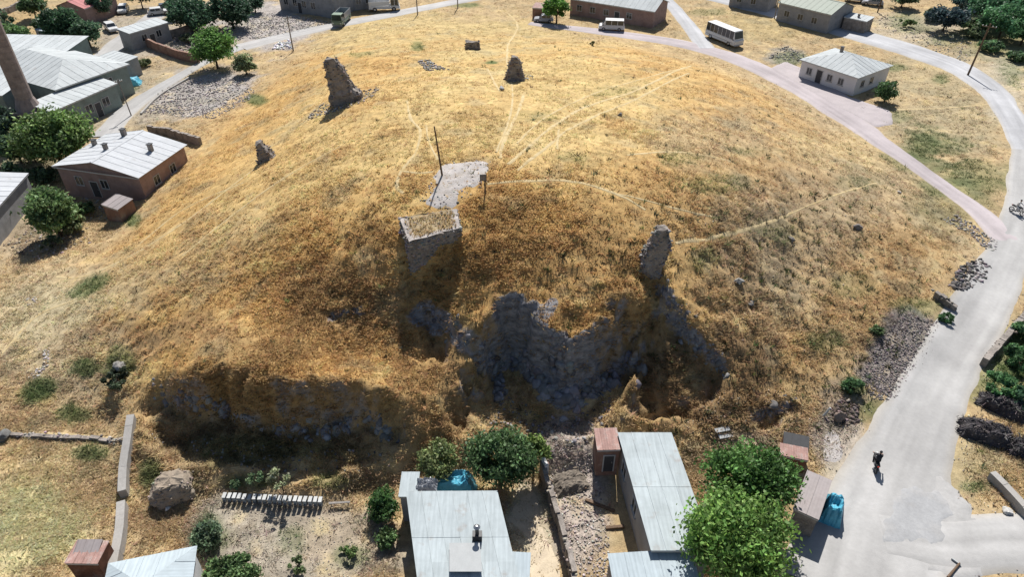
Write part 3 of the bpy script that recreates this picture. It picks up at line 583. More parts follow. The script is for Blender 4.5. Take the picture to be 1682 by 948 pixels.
# left village
tree('leafy_tree', 'big green tree between the mosque and the silver roofed house', 105, 276, 8.0, 5.2, 7.2, 12000, (.10,.155,.05), .24, 60, .26, ry=4.0)
tree('leafy_tree', 'tall green tree below the silver roofed house at the foot of the slope', 100, 388, 6.0, 2.7, 5.7, 7000, (.095,.15,.06), .2, 36, .2)
tree('leafy_shrub', 'dark bush between the tall tree and the silver roofed house', 72, 305, 2.6, 1.9, 2.4, 2400, (.045,.075,.04), .18, 16, .1, cat='shrub')
tree('leafy_tree', 'green tree at the end of the narrow lane beside the rubble', 358, 112, 6.8, 3.6, 6.3, 8000, (.085,.165,.042), .22, 44, .2)
tree('leafy_tree', 'smaller olive tree beside the green lane tree', 405, 122, 3.4, 2.0, 3.2, 2600, (.125,.15,.075), .2, 20, .1)
tree('leafy_tree', 'dark tree behind the walled yard, next to the dusty street', 322, 52, 6.5, 5.2, 6.2, 6500, BLG, .3, 44, .24)
tree('leafy_tree', 'dark tree behind the rubble field, beside the dark facade', 384, 46, 6.5, 5.0, 6.2, 5500, (.03,.06,.036), .3, 40, .24)
tree('leafy_tree', 'tall dark tree left of the white car', 112, 76, 7.5, 3.4, 7.4, 6500, (.035,.07,.036), .28, 40, .22)
tree('leafy_tree', 'mid green tree in front of the tall dark tree by the white car', 150, 78, 5.2, 2.6, 4.4, 3600, (.05,.09,.05), .26, 26, .16)
tree('leafy_tree', 'green tree behind the mosque beside the minaret', 34, 92, 5.5, 3.0, 4.6, 4000, (.07,.12,.045), .26, 30, .16)
tree('leafy_shrub', 'dark bush under the minaret at the mosque corner', 4, 228, 4.5, 3.0, 4.0, 3400, (.03,.05,.036), .22, 22, .14, cat='shrub')
tree('leafy_shrub', 'grey green bush at the left edge below the village', 6, 372, 2.2, 1.4, 1.9, 1400, (.07,.11,.065), .18, 12, .07, cat='shrub')
tree('leafy_shrub', 'dark bush at the rocky top of the left cliff', 196, 632, 1.3, 1.4, 1.2, 1800, (.045,.06,.036), .12, 14, .05, cat='shrub')
tree('leafy_shrub', 'dark shrub below the tall tree on the left slope', 88, 408, 1.3, 1.2, 1.2, 900, (.05,.07,.04), .15, 10, .05, cat='shrub')
# far side
tree('leafy_tree', 'bright green tree beside the long pale roofed house', 914, 38, 5.4, 2.5, 5.0, 4200, (.09,.19,.04), .24, 28, .16)
tree('leafy_tree', 'dark tree at the corner of the white house', 1452, 168, 3.4, 1.9, 3.2, 2800, (.05,.09,.036), .18, 20, .12)
for k, (x, y, h, r, c, l) in enumerate([(1548,52,5,4.2,(.03,.05,.055),'dark blue green tree beyond the concrete road'),(1592,52,2.6,3.4,(.09,.13,.06),'low grey green thicket below the dark blue tree'),(1640,62,6,4.6,(.06,.135,.06),'deep green tree in the far grove'),(1676,74,4.5,3.4,(.065,.14,.06),'bushy green tree at the edge of the far grove'),
                                     (1612,40,6,4.6,(.05,.11,.055),'tall tree at the back of the far grove'),(1690,44,7,5,(.065,.15,.075),'blue green tree beside the far grove'),(1600,60,1.6,2.2,(.12,.15,.08),'low thicket beside the leaning pole')]):
    tree('leafy_tree', l, x, y, h, r, h * .82, 4200, c, .28, 28, .18, cat='tree')
tree('leafy_shrub', 'green roadside shrub above the concrete road', 1487, 44, 1.6, 1.8, 1.4, 1300, (.09,.13,.05), .18, 12, .05, cat='shrub')
tree('leafy_shrub', 'tiny dark shrub on the brow beside the far road', 973, 75, .9, .5, .9, 420, (.06,.07,.03), .13, 5, .04, cat='shrub')
for k, (x, y, h, r, c, l) in enumerate([(1642,648,1.8,1.9,(.07,.15,.06),'bright green shrub above the dark brush heaps'),(1668,600,1.8,1.7,(.06,.125,.05),'green shrub beside the sunken stone wall'),(1676,668,1.6,1.5,(.035,.075,.04),'dark green shrub beside the brush heaps'),(1684,560,1.7,1.6,(.075,.14,.06),'green shrub in the field past the sunken wall'),
                                     (1400,642,1.0,1.1,(.07,.13,.055),'green bush at the foot of the right flank'),(1552,527,.8,.8,(.06,.115,.05),'small green bush by the dry stone wall'),(1440,548,.7,.7,(.075,.115,.05),'small bush at the top of the stony plot'),(1378,870,.01,.0,0,'')]):
    if h > .1: tree('leafy_shrub', l, x, y, h, r, h * .9, int(1100 * r * r) + 300, c, .14, 14, .05, cat='shrub')

for k, (x, y, h, r, c, l) in enumerate([(60,30,5,3,(.06,.10,.045),'round green tree in the village orchard'),(88,62,4.5,2.6,(.05,.085,.04),'dark green tree behind the mosque roof'),(235,14,5,3,(.04,.07,.045),'dark tree at the top of the dusty street'),(168,30,5,2.6,(.04,.075,.045),'dark tree below the red roofed house'),(296,28,4.5,2.6,(.035,.065,.04),'dark bushy tree at the walled yard'),(8,62,5,3,(.05,.08,.045),'dusty tree beside the minaret shaft'),
        (1480,12,4,3,(.06,.09,.05),'dusty green tree above the stony verge'),(1655,44,3,3.2,(.06,.13,.06),'leafy thicket in front of the far grove'),(1580,30,4.5,3.4,(.03,.055,.05),'dark thicket left of the far grove'),(36,268,4,2.4,(.075,.12,.06),'green tree at the left edge below the mosque'),(420,20,4,2.4,(.04,.07,.045),'dark bush at the corner of the dark fronted building')]):
    tree('leafy_tree', l, x, y, h, r, h * .85, 3000, c, .27, 24, .14)

for k, (x, y, h, r, c, l) in enumerate([(24,300,2.6,1.8,(.07,.11,.06),'grey green thicket between the left edge house and the big tree'),(60,268,3.2,2.2,(.085,.13,.05),'bushy growth under the big green tree'),(120,380,2.0,1.6,(.12,.14,.07),'yellowish bush beside the tall green tree'),(140,352,1.6,1.2,(.08,.12,.055),'small bush below the brown lean-to'),(22,235,3.4,2.2,(.04,.07,.04),'dark thicket at the foot of the minaret'),(190,126,1.8,1.4,(.06,.08,.045),'dark bush between the porch and the blue tarpaulin'),
        (238,108,1.2,1.4,(.10,.12,.06),'dusty bush in the straw plot by the lane'),(70,92,3.2,2.2,(.05,.085,.045),'dark bush at the far corner of the mosque'),(310,70,1.6,1.6,(.09,.11,.06),'weedy bush inside the walled yard')]):
    tree('leafy_shrub', l, x, y, h, r, h * .9, 2000, c, .2, 18, .07, cat='shrub')

for k, (x, y, h, r, c, l) in enumerate([(1656,22,6,4.2,(.055,.12,.06),'tall green tree behind the far grove'),(1585,14,5,3.6,(.045,.085,.06),'bluish tree at the back edge of the stony verge'),(1625,84,1.8,2.4,(.075,.13,.06),'low green bush below the far grove'),(1668,100,1.6,2.0,(.07,.115,.055),'low bush at the side of the dirt bend'),(1530,34,2.4,2.2,(.08,.11,.06),'grey green bush on the stony verge')]):
    tree('leafy_tree', l, x, y, h, r, h * .9, 3600, c, .26, 28, .14)
# ------------------------------------------------------------------ buildings
FOOT = []                                   # footprints, kept free of grass
def rect_px(a, b, c, h, far=False):
    """two eave corners as pixels (left, right of the near edge, or of the far edge) -> ground origin, angle, length, depth"""
    zg = 0.
    for _ in range(3):
        pa = P(np.array(a[0]), np.array(a[1]), zg + h); pb = P(np.array(b[0]), np.array(b[1]), zg + h)
        mid = (pa + pb) / 2; zg = float(Hat(mid[0], mid[1], ZB)) if abs(mid[0]) < 150 else 0.
    e = (pb - pa)[:2]; L = float(np.linalg.norm(e)); ang = math.atan2(e[1], e[0]); n = np.array([-math.sin(ang), math.cos(ang)])
    if isinstance(c, tuple):
        pc = P(np.array(c[0]), np.array(c[1]), zg + h); e2 = (pc - pb)[:2]; D = float(np.linalg.norm(e2)); t2_ = math.atan2(e2[1], e2[0]) - math.pi / 2; dt = (t2_ - ang + math.pi) % (2 * math.pi) - math.pi
        ang += dt * L / (L + D) if L < D else dt * D / (L + D) ; ctr = (pa + pc)[:2] / 2; ca, sa = math.cos(ang), math.sin(ang)
        o = ctr - np.array([ca * L / 2 - sa * D / 2, sa * L / 2 + ca * D / 2]); return Vector((o[0], o[1], zg)), ang, L, D
    else: D = c
    o = pa[:2] - n * D if far else pa[:2]
    return Vector((o[0], o[1], zg)), ang, L, D
def clip(poly, a, b, ax):
    def half(pl, lim, sgn):
        out = []
        for i in range(len(pl)):
            p, q = pl[i - 1], pl[i]; dp = (p[ax] - lim) * sgn; dq = (q[ax] - lim) * sgn
            if (dp >= 0) != (dq >= 0): t = dp / (dp - dq); out.append((p[0] + (q[0] - p[0]) * t, p[1] + (q[1] - p[1]) * t))
            if dq >= 0: out.append(q)
        return out
    r = half(poly, a, 1); return half(r, b, -1) if r else r
def roof_plane(parent, poly, down, width, m, name='roof_sheet', th=.05, rows=1):
    """a roof slope laid with single metal sheets, each one an object"""
    poly = [Vector(q) for q in poly]; nrm = (poly[1] - poly[0]).cross(poly[2] - poly[1]).normalized()
    if nrm.z < 0: nrm = -nrm
    t = Vector(down); t = (t - nrm * t.dot(nrm)).normalized(); s = t.cross(nrm).normalized(); o = poly[0]
    p2 = [((q - o).dot(s), (q - o).dot(t)) for q in poly]
    s0, s1 = min(q[0] for q in p2), max(q[0] for q in p2); t0, t1 = min(q[1] for q in p2), max(q[1] for q in p2)
    k = max(1, round((s1 - s0) / width)); wd = (s1 - s0) / k
    Mx = Matrix((s, t, nrm)).transposed()
    for i in range(k):
        for r in range(rows):
            c = clip(p2, s0 + i * wd, s0 + (i + 1) * wd, 0)
            if rows > 1 and len(c) >= 3: c = clip(c, t0 + (t1 - t0) * r / rows - (.06 if r else 0), t0 + (t1 - t0) * (r + 1) / rows, 1)
            if len(c) < 3: continue
            cl = []
            for q in c:
                if not cl or abs(q[0] - cl[-1][0]) + abs(q[1] - cl[-1][1]) > 1e-4: cl.append(q)
            if len(cl) < 3: continue
            z = .012 * (r % 2) + random.uniform(0, .01); b = MB(); n_ = len(cl)
            b.add([(x, y, z - th) for x, y in cl] + [(x, y, z) for x, y in cl], [tuple(range(n_))[::-1], tuple(range(n_, 2 * n_))] + [(j, (j + 1) % n_, n_ + (j + 1) % n_, n_ + j) for j in range(n_)])
            ys = [q[1] for q in cl if abs(q[0] - (s0 + (i + 1) * wd)) < 1e-3]
            if len(ys) >= 2 and max(ys) - min(ys) > .2:
                x = s0 + (i + 1) * wd; b.box(x - .03, x + .025, min(ys), max(ys), z, z + .026)
            ob = b.build(name, m, parent); ob.matrix_local = Matrix.Translation(o) @ Mx.to_4x4()
def opening(parent, side, L, D, u, z, w_, h_, kind='window'):
    M = {'S': Matrix.Identity(4), 'E': Matrix.Translation((L, 0, 0)) @ Matrix.Rotation(R(90), 4, 'Z'), 'W': Matrix.Translation((0, D, 0)) @ Matrix.Rotation(R(-90), 4, 'Z'), 'N': Matrix.Translation((L, D, 0)) @ Matrix.Rotation(R(180), 4, 'Z')}[side]
    b = MB(); f = .07
    if kind == 'window':
        for q in ((u, u + w_, z, z + f), (u, u + w_, z + h_ - f, z + h_), (u, u + f, z + f, z + h_ - f), (u + w_ - f, u + w_, z + f, z + h_ - f), (u + w_ / 2 - .03, u + w_ / 2 + .03, z + f, z + h_ - f)): b.box(q[0], q[1], -.05, .02, q[2], q[3], M)
        o = b.build('window', 'window_frame', parent); MB().box(u + f, u + w_ - f, -.012, .02, z + f, z + h_ - f, M).build('pane', 'glass_dark', o)
        MB().box(u - .06, u + w_ + .06, -.12, .02, z - .06, z - .003, M).build('sill', 'concrete_wall', o)
    else:
        o = b.box(u, u + w_, -.04, .02, z, z + h_, M).build('door', 'door_dark', parent)
        MB().box(u - .08, u, -.06, .02, z, z + h_ + .08, M).box(u + w_, u + w_ + .08, -.06, .02, z, z + h_ + .08, M).box(u, u + w_, -.06, .02, z + h_, z + h_ + .08, M).build('frame', 'window_frame', o)
        MB().box(u + w_ - .16, u + w_ - .1, -.1, -.04, z + .95, z + 1.1, M).build('handle', 'steel', o)
    return o
def bld(name, label, a, b, c, h, roof='gable', rh=1.0, wall='plaster_white', rm='roof_white', far=False, sheet=1.0, ov=.35, ops=(), cat='house', chim=(), rows=1, ridge='x', slope=.25, foot=True, along=None, sk=None):
    o3, ang, L, D = rect_px(a, b, c, h, far); t = thing(name, label, cat, o3, ang)
    if foot:
        M = Matrix.Rotation(ang, 2); FOOT.append([(o3.x + v[0], o3.y + v[1]) for v in (M @ Vector(q) for q in ((-.2, -.2), (L + .2, -.2), (L + .2, D + .2), (-.2, D + .2)))])
    wt = .22; zb = -.5
    i = ov * .75                                 # walls stand back from the eave line
    x0, x1, y0, y1 = i, L - i, i, D - i
    hs = h - .06
    def wallmesh(poly_s, ax, lo, hi): MB().prism(poly_s, lo, hi, ax).build('wall', wall, t)
    def top(u, v):                               # height of roof underside over point (u,v)
        if roof == 'mono': return hs + slope * (v / D if along is None else u / L)
        if roof == 'gable' and ridge == 'x': return hs + rh * (1 - abs(v / D * 2 - 1))
        if roof == 'gable': return hs + rh * (1 - abs(u / L * 2 - 1))
        if roof == 'hip': return hs + .001
        return hs + .001
    def side(pts, ax, lo, hi):
        poly = [(pts[0], zb), (pts[-1], zb)] + [(q, (top(q, (lo + hi) / 2) if ax == 1 else top((lo + hi) / 2, q)) - .03) for q in pts[::-1]]
        wallmesh(poly, ax, lo, hi)
    side([x0, (x0 + x1) / 2, x1], 1, y0, y0 + wt); side([x0, (x0 + x1) / 2, x1], 1, y1 - wt, y1)
    side([y0 + wt, (y0 + y1) / 2, y1 - wt], 0, x0, x0 + wt); side([y0 + wt, (y0 + y1) / 2, y1 - wt], 0, x1 - wt, x1)
    if roof == 'hip' or roof == 'flat': MB().box(x0 + wt, x1 - wt, y0 + wt, y1 - wt, hs - .12, hs - .02).build('ceiling', wall, t)
    A, B_, C_, E = (0, 0, h), (L, 0, h), (L, D, h), (0, D, h)
    if roof == 'mono':
        if along is None: roof_plane(t, [A, B_, (L, D, h + slope), (0, D, h + slope)], (0, -1, 0), sheet, rm, rows=rows)
        else: roof_plane(t, [A, (L, 0, h + slope), (L, D, h + slope), E], (-1, 0, 0), sheet, rm, rows=rows)
    elif roof == 'flat': roof_plane(t, [A, B_, C_, E], (0, -1, 0), sheet, rm, rows=rows)
    elif roof == 'gable' and ridge == 'x':
        roof_plane(t, [A, B_, (L, D / 2, h + rh), (0, D / 2, h + rh)], (0, -1, 0), sheet, rm, rows=rows); roof_plane(t, [E, (0, D / 2, h + rh), (L, D / 2, h + rh), C_], (0, 1, 0), sheet, rm, rows=rows)
        MB().prism([(D / 2 - .18, h + rh + .0), (D / 2, h + rh + .07), (D / 2 + .18, h + rh + .0)], 0, L, 0).build('ridge_cap', rm, t)
    elif roof == 'gable':
        roof_plane(t, [A, (L / 2, 0, h + rh), (L / 2, D, h + rh), E], (-1, 0, 0), sheet, rm, rows=rows); roof_plane(t, [B_, C_, (L / 2, D, h + rh), (L / 2, 0, h + rh)], (1, 0, 0), sheet, rm, rows=rows)
        MB().prism([(L / 2 - .18, h + rh + .0), (L / 2, h + rh + .07), (L / 2 + .18, h + rh + .0)], 0, D, 1).build('ridge_cap', rm, t)
    elif roof == 'hip':
        q = min(L, D) / 2
        if L >= D: r0, r1 = (q, D / 2, h + rh), (L - q, D / 2, h + rh)
        else: r0, r1 = (L / 2, q, h + rh), (L / 2, D - q, h + rh)
        if L >= D: pl = [([A, B_, r1, r0], (0, -1, 0)), ([C_, E, r0, r1], (0, 1, 0)), ([E, A, r0], (-1, 0, 0)), ([B_, C_, r1], (1, 0, 0))]
        else: pl = [([A, B_, r0], (0, -1, 0)), ([C_, E, r1], (0, 1, 0)), ([E, A, r0, r1], (-1, 0, 0)), ([B_, C_, r1, r0], (1, 0, 0))]
        for p_, d_ in pl: roof_plane(t, p_, d_, sheet, rm, rows=rows)
    MB().box(.02, L - .02, .02, .05, h - .20, h - .055).build('fascia', 'window_frame', t)
    for (s_, u, z, w_, hh, kd) in ops:
        Li, Di = x1 - x0, y1 - y0
        e = thing('x', None, None) if False else None
        opening_off(t, s_, x0, y0, Li, Di, u, z, w_, hh, kd)
    if sk:                                       # the plot is not square: side walls slant
        q = [P(np.array(float(x)), np.array(float(y)), o3.z + h) for x, y in sk]; r_ = Matrix.Rotation(-ang, 2); d_ = r_ @ Vector((q[0] - q[1])[:2]); k_ = d_.x / d_.y; S = Matrix.Identity(4); S[0][1] = k_
        S = S @ Matrix.Identity(4); S[0][3] = -k_ * D
        def rec(o_, M):
            Mo = M @ o_.matrix_basis
            for c_ in list(o_.children): rec(c_, Mo)
            o_.data.transform(S @ Mo); o_.matrix_basis = Matrix.Identity(4)
        for c_ in list(t.children): rec(c_, Matrix.Identity(4))
    for (u, v, w_, hh) in chim: chimney(t, u * L, v * D, top(u * L, v * D) + (rh * min(1, min(u * L, L - u * L, v * D, D - v * D) / (min(L, D) / 2)) if roof == 'hip' else 0), w_, hh)
    return t, o3, ang, L, D
def opening_off(t, s_, x0, y0, Li, Di, u, z, w_, hh, kd):
    opening(t, s_, Li, Di, u, z, w_, hh, kd).location = (x0, y0, 0)
def chimney(t, x, y, z, w_, hh):
    b = MB().box(x - w_ / 2, x + w_ / 2, y - w_ / 2, y + w_ / 2, z - .4, z + hh).build('chimney', 'masonry', t)
    MB().box(x - w_ / 2 - .07, x + w_ / 2 + .07, y - w_ / 2 - .07, y + w_ / 2 + .07, z + hh, z + hh + .08).build('cap', 'dark_metal', b)
WIN = lambda s, us, z=1.0, w_=1.1, h_=1.2: [(s, u, z, w_, h_, 'window') for u in us]
# front row
bld('house', 'front house with wide pale ribbed metal roof and black chimney', (668,812), (817,811), 8.6, 3.0, 'mono', wall='plaster_grey', rm='roof_pale', far=True, slope=.3, sheet=.95, rows=5, ov=.2, ops=WIN('W', (2, 5)) + WIN('E', (1.5,)), sk=((664,790),(684,948)))
bld('lean_to', 'narrow pale metal strip roof behind the front house', (661,777), (690,777), 2.0, 2.7, 'mono', wall='plaster_grey', rm='roof_pale', far=True, slope=.1, sheet=.7, ov=.1, cat='lean-to')
bld('annex', 'low pale metal roof at the right corner of the front house', (838,908), (872,910), 4.2, 2.5, 'mono', wall='plaster_grey', rm='roof_blue', far=True, slope=.1, sheet=.9, ov=.1, cat='annex')
t2, o2, a2, L2, D2 = bld('house', 'long narrow house with pale metal roof and rusty patched corner', (1014,716), (1102,716), 9.3, 2.9, 'mono', wall='concrete_wall', rm='roof_pale', far=True, slope=.2, sheet=1.0, rows=4, ov=.15, ops=WIN('W', (1.5, 4.5)), sk=((1014,716),(1067,900)))
bld('house', 'crosswise pale roof joining the end of the long narrow house', (998,912), (1134,904), 6.0, 2.75, 'mono', wall='concrete_wall', rm='roof_blue', far=True, slope=.15, sheet=1.0, rows=2, ov=.15)
bld('brick_shed', 'small brick shed with rusty pink roof beside the long narrow house', (975,713), (1012,712), 1.9, 2.4, 'mono', wall='brick', rm='roof_rusty', far=True, slope=.15, sheet=.4, ov=.08, cat='shed', ops=[('S', .5, .0, .7, 1.7, 'door')])
bld('shed', 'brown grey flat roofed shed between the tree and the blue tarp', (1303,836), (1345,855), (1366,792), 2.2, 'mono', wall='masonry', rm='roof_grey', slope=.15, sheet=.9, rows=2, ov=.1, cat='shed')
bld('shelter', 'low rusty shelter with dark open front above the brown shed', (1282,748), (1328,757), 1.1, 1.5, 'mono', wall='rust', rm='roof_rusty', slope=.12, sheet=.5, ov=.05, cat='shelter')
bld('shelter', 'black topped shelter behind the low rusty shelter', (1287,729), (1329,738), 1.0, 1.5, 'mono', wall='rust', rm='dark_metal', slope=.25, sheet=.7, ov=.05, cat='shelter')
bld('house', 'house with light blue white hipped metal roof below the concrete wall', (178,926), (324,897), 6.5, 3.0, 'hip', rh=.9, wall='plaster_white', rm='roof_blue', far=True, sheet=1.0, ov=.3)
bld('shed', 'small rusty shed with pink edged roof beside the concrete wall', (106,926), (160,927), 1.6, 1.9, 'mono', wall='rust', rm='roof_rusty', slope=.05, sheet=.5, ov=.06, cat='shed')
bld('shed', 'dark roofed hutch behind the small rusty shed', (120,911), (160,911), .9, 1.9, 'mono', wall='rust', rm='roof_grey', slope=.25, sheet=.5, ov=.04, cat='shed')
# left village
bld('mosque', 'mosque with big pale hipped metal roof beside the minaret', (58,162), (168,113), (98,60), 4.6, 'hip', rh=1.7, wall='plaster_green', rm='roof_white', sheet=1.2, ov=.5, ops=WIN('S', (1.5, 4.5, 7.5), 1.6, 1.2, 2.0), cat='mosque')
bld('mosque_porch', 'lower white metal roof along the front of the mosque', (84,184), (193,136), 4.2, 3.6, 'mono', wall='plaster_green', rm='roof_white', slope=.6, sheet=1.1, ov=.3, ops=WIN('S', (2, 5, 8), 1.1, 1.3, 1.3) + [('S', 6.6, 0, 1.0, 2.1, 'door')], cat='porch')
bld('house', 'pale roofed house at the left edge behind the minaret', (-62,120), (40,173), (18,95), 4.2, 'mono', slope=1.2, wall='plaster_green', rm='roof_white', sheet=1.2, ov=.4)
bld('shed', 'small grey shed with white roof above the blue tarpaulin', (168,92), (201,105), (221,95), 2.8, 'mono', slope=.2, wall='plaster_grey', rm='roof_white', sheet=1.0, ov=.15, cat='shed', ops=[('S', 1.0, 0, .9, 1.9, 'door')])
bld('outbuilding', 'long grey outbuilding with narrow white roof beside the street', (212,55), (277,36), 3.6, 3.2, 'mono', slope=.3, wall='plaster_grey', rm='roof_white', sheet=1.1, ov=.2, cat='building', ops=WIN('S', (2, 5), 1.2) + [('S', 3.6, 0, 1, 2, 'door')])
tH, oH, aH, LH, DH = bld('house', 'brick house with silver gabled metal roof at the left foot of the mound', (103,269), (230,299), (291,241), 3.9, 'gable', rh=1.25, ridge='y', wall='plaster_pink', rm='roof_silver', sheet=1.1, ov=.45, rows=2, chim=[(.35,.86,.5,.9),(.42,.40,.42,.75),(.80,.62,.45,.9),(.12,.62,.45,.7)], ops=WIN('S', (2, 5.5), 1.6) + [('S', 4.0, .3, 1.0, 2.0, 'door')] + WIN('E', (2, 5), 1.6))
bld('lean_to', 'small brown lean-to below the silver roofed house', (166,336), (193,345), 2.2, 1.9, 'mono', slope=.3, wall='brick', rm='roof_grey', sheet=.8, ov=.1, cat='lean-to')
bld('house', 'house with grey white roof cut by the left edge below the village', (-25,365), (47,284), 4.5, 3.4, 'mono', slope=.5, wall='plaster_grey', rm='roof_silver', sheet=1.1, ov=.3)
bld('house', 'red roofed house at the back of the dusty street', (138,14), (192,-6), 7, 3.2, 'gable', rh=1.2, wall='plaster_pink', rm='roof_red', sheet=1.0, ov=.3)
bld('shed', 'little bluish shed behind the mosque', (74,52), (103,42), 2.6, 2.2, 'mono', slope=.2, wall='plaster_grey', rm='roof_blue', sheet=.9, ov=.1, cat='shed')
# far side of the mound
bld('building', 'dark fronted building beside the village road behind the truck', (452,-22), (545,-8), 9, 4.6, 'gable', rh=1.2, wall='plaster_grey', rm='roof_grey', sheet=1.2, ov=.3, cat='building', ops=WIN('S', (1.2, 3.6, 6.0, 8.4), 1.2, 1.2, 1.4) + [('S', 4.9, 0, .95, 2.1, 'door')])
bld('building', 'tall grey building on the village road right of the truck', (572,-24), (612,-27), 8, 5, 'flat', wall='plaster_grey', rm='roof_grey', sheet=1.2, ov=.2, cat='building', ops=WIN('S', (1.0, 3.0), 1.2))
bld('house', 'long house with pale roof and brick front behind the white minivan', (934,-3), (1076,19), 8, 3.3, 'gable', rh=1.4, wall='plaster_pink', rm='roof_white', sheet=1.1, ov=.4, ops=WIN('S', (1.5, 4.5, 7.5, 12.5), 1.1, 1.2, 1.2) + [('S', 10, 0, 1, 2.1, 'door')])
bld('shed', 'reddish shed beside the bright green tree', (874,12), (899,14), 3, 2.2, 'mono', slope=.3, wall='brick', rm='roof_rusty', sheet=.8, ov=.1, cat='shed')
bld('house', 'white house with pale hipped metal roof on the paved road', (1333,98), (1414,134), (1448,106), 3.0, 'hip', rh=1.5, wall='plaster_white', rm='roof_white', sheet=1.0, ov=.45, chim=[(.35,.55,.4,.9)], ops=[('S', 3.1, .1, 1.0, 2.1, 'door')] + WIN('S', (1.2, 5.0, 7.0), 1.0, 1.0, 1.1) + WIN('E', (1.5, 4.0), 1.0, 1.0, 1.1))
bld('building', 'green roofed building beyond the concrete road', (1278,3), (1366,24), 9, 3.6, 'gable', rh=1.4, wall='plaster_grey', rm='roof_green', sheet=1.2, ov=.3, cat='building', ops=WIN('S', (1.5, 4.5, 7.5), 1.2, 1.2, 1.2))
bld('garage', 'low white roofed garage next to the green roofed building', (1386,27), (1424,35), 3.6, 2.4, 'mono', slope=.15, wall='masonry', rm='roof_white', sheet=1.0, ov=.15, cat='garage', chim=[(.5,.4,.35,.6)])
bld('building', 'dark walled building at the top of the concrete road', (1200,-22), (1268,-12), 7, 4, 'gable', rh=1.2, wall='plaster_grey', rm='roof_grey', sheet=1.2, ov=.3, cat='building', ops=WIN('S', (1.5, 4.5), 1.2))
# black stove pipe and lighter panels on the front roof
pr = P(np.array(784.), np.array(882.), 3.15)
cz = thing('stove_chimney', 'black metal stove chimney with cowl on the front house roof', 'chimney', pr); MB().box(-.3, .3, -.22, .22, -.25, .32).build('base', 'dark_metal', cz); MB().cyl((0, 0, .3), (0, 0, .95), .12, .12, 12).build('pipe', 'dark_metal', cz); MB().cyl((0, 0, 1.0), (0, 0, 1.12), .22, .05, 12).cyl((0, .08, .9), (0, .08, 1.02), .015, .015, 5).cyl((0, -.08, .9), (0, -.08, 1.02), .015, .015, 5).build('cowl', 'steel', cz)
def loose_panel(name, label, px, z, m, cat, th=.03):
    z = z if isinstance(z, tuple) else (z,) * len(px)
    q = [Vector(P(np.array(float(x)), np.array(float(y)), z_)) for (x, y), z_ in zip(px, z)]; o = q[0]; b = MB()
    v = [x - o for x in q]; n_ = len(v); b.add([(x.x, x.y, x.z) for x in v] + [(x.x, x.y, x.z + th) for x in v], [tuple(range(n_)), tuple(range(n_, 2 * n_))[::-1]] + [(j, (j + 1) % n_, n_ + (j + 1) % n_, n_ + j) for j in range(n_)])
    return tag(b.build(name, m, loc=o), label, cat)
loose_panel('roof_patch', 'whiter replacement sheet laid on the front house roof', [(738,940),(792,940),(788,893),(738,893)], (3.10, 3.10, 3.185, 3.185), 'sheet_white', 'panel')
for k, (px, l) in enumerate([([(1052,852),(1068,850),(1066,838),(1050,838)], 'small rusty patch highest up the long narrow roof'), ([(1062,876),(1078,874),(1072,862),(1060,864)], 'pinkish rusty patch in the middle of the roof edge'), ([(1070,887),(1090,884),(1086,872),(1070,872)], 'dark rusty patch beside the pinkish patch'), ([(1070,899),(1082,897),(1078,888),(1066,890)], 'rusty patch at the lower corner of the long narrow roof')]):
    loose_panel('rusty_patch', l, px, 3.03, 'roof_rusty', 'panel', .025)
# ------------------------------------------------------------------ minaret
mb = G(64, 216); mn = thing('minaret', 'brown stone minaret rising beside the mosque', 'minaret', mb)
MB().box(-1.7, 1.7, -1.7, 1.7, -.4, 3.4).build('base', 'minaret_stone', mn); MB().lathe([(1.7, 3.4), (1.15, 5.0)], 12).build('transition', 'minaret_stone', mn)
for k in range(17): MB().lathe([(1.12 - .006 * k, 5.0 + k * .8), (1.12 - .006 * k, 5.78 + k * .8)], 16).build('stone_course', 'minaret_stone', mn)
MB().lathe([(1.0, 5.0), (.95, 18.7)], 14).build('core', 'minaret_stone', mn)
MB().lathe([(1.05, 18.6), (1.7, 19.4), (1.7, 20.4), (1.6, 20.4), (1.6, 19.6), (1.0, 19.6), (.95, 24), (1.2, 24.1), (.05, 28)], 16).build('balcony_and_cap', 'minaret_stone', mn)
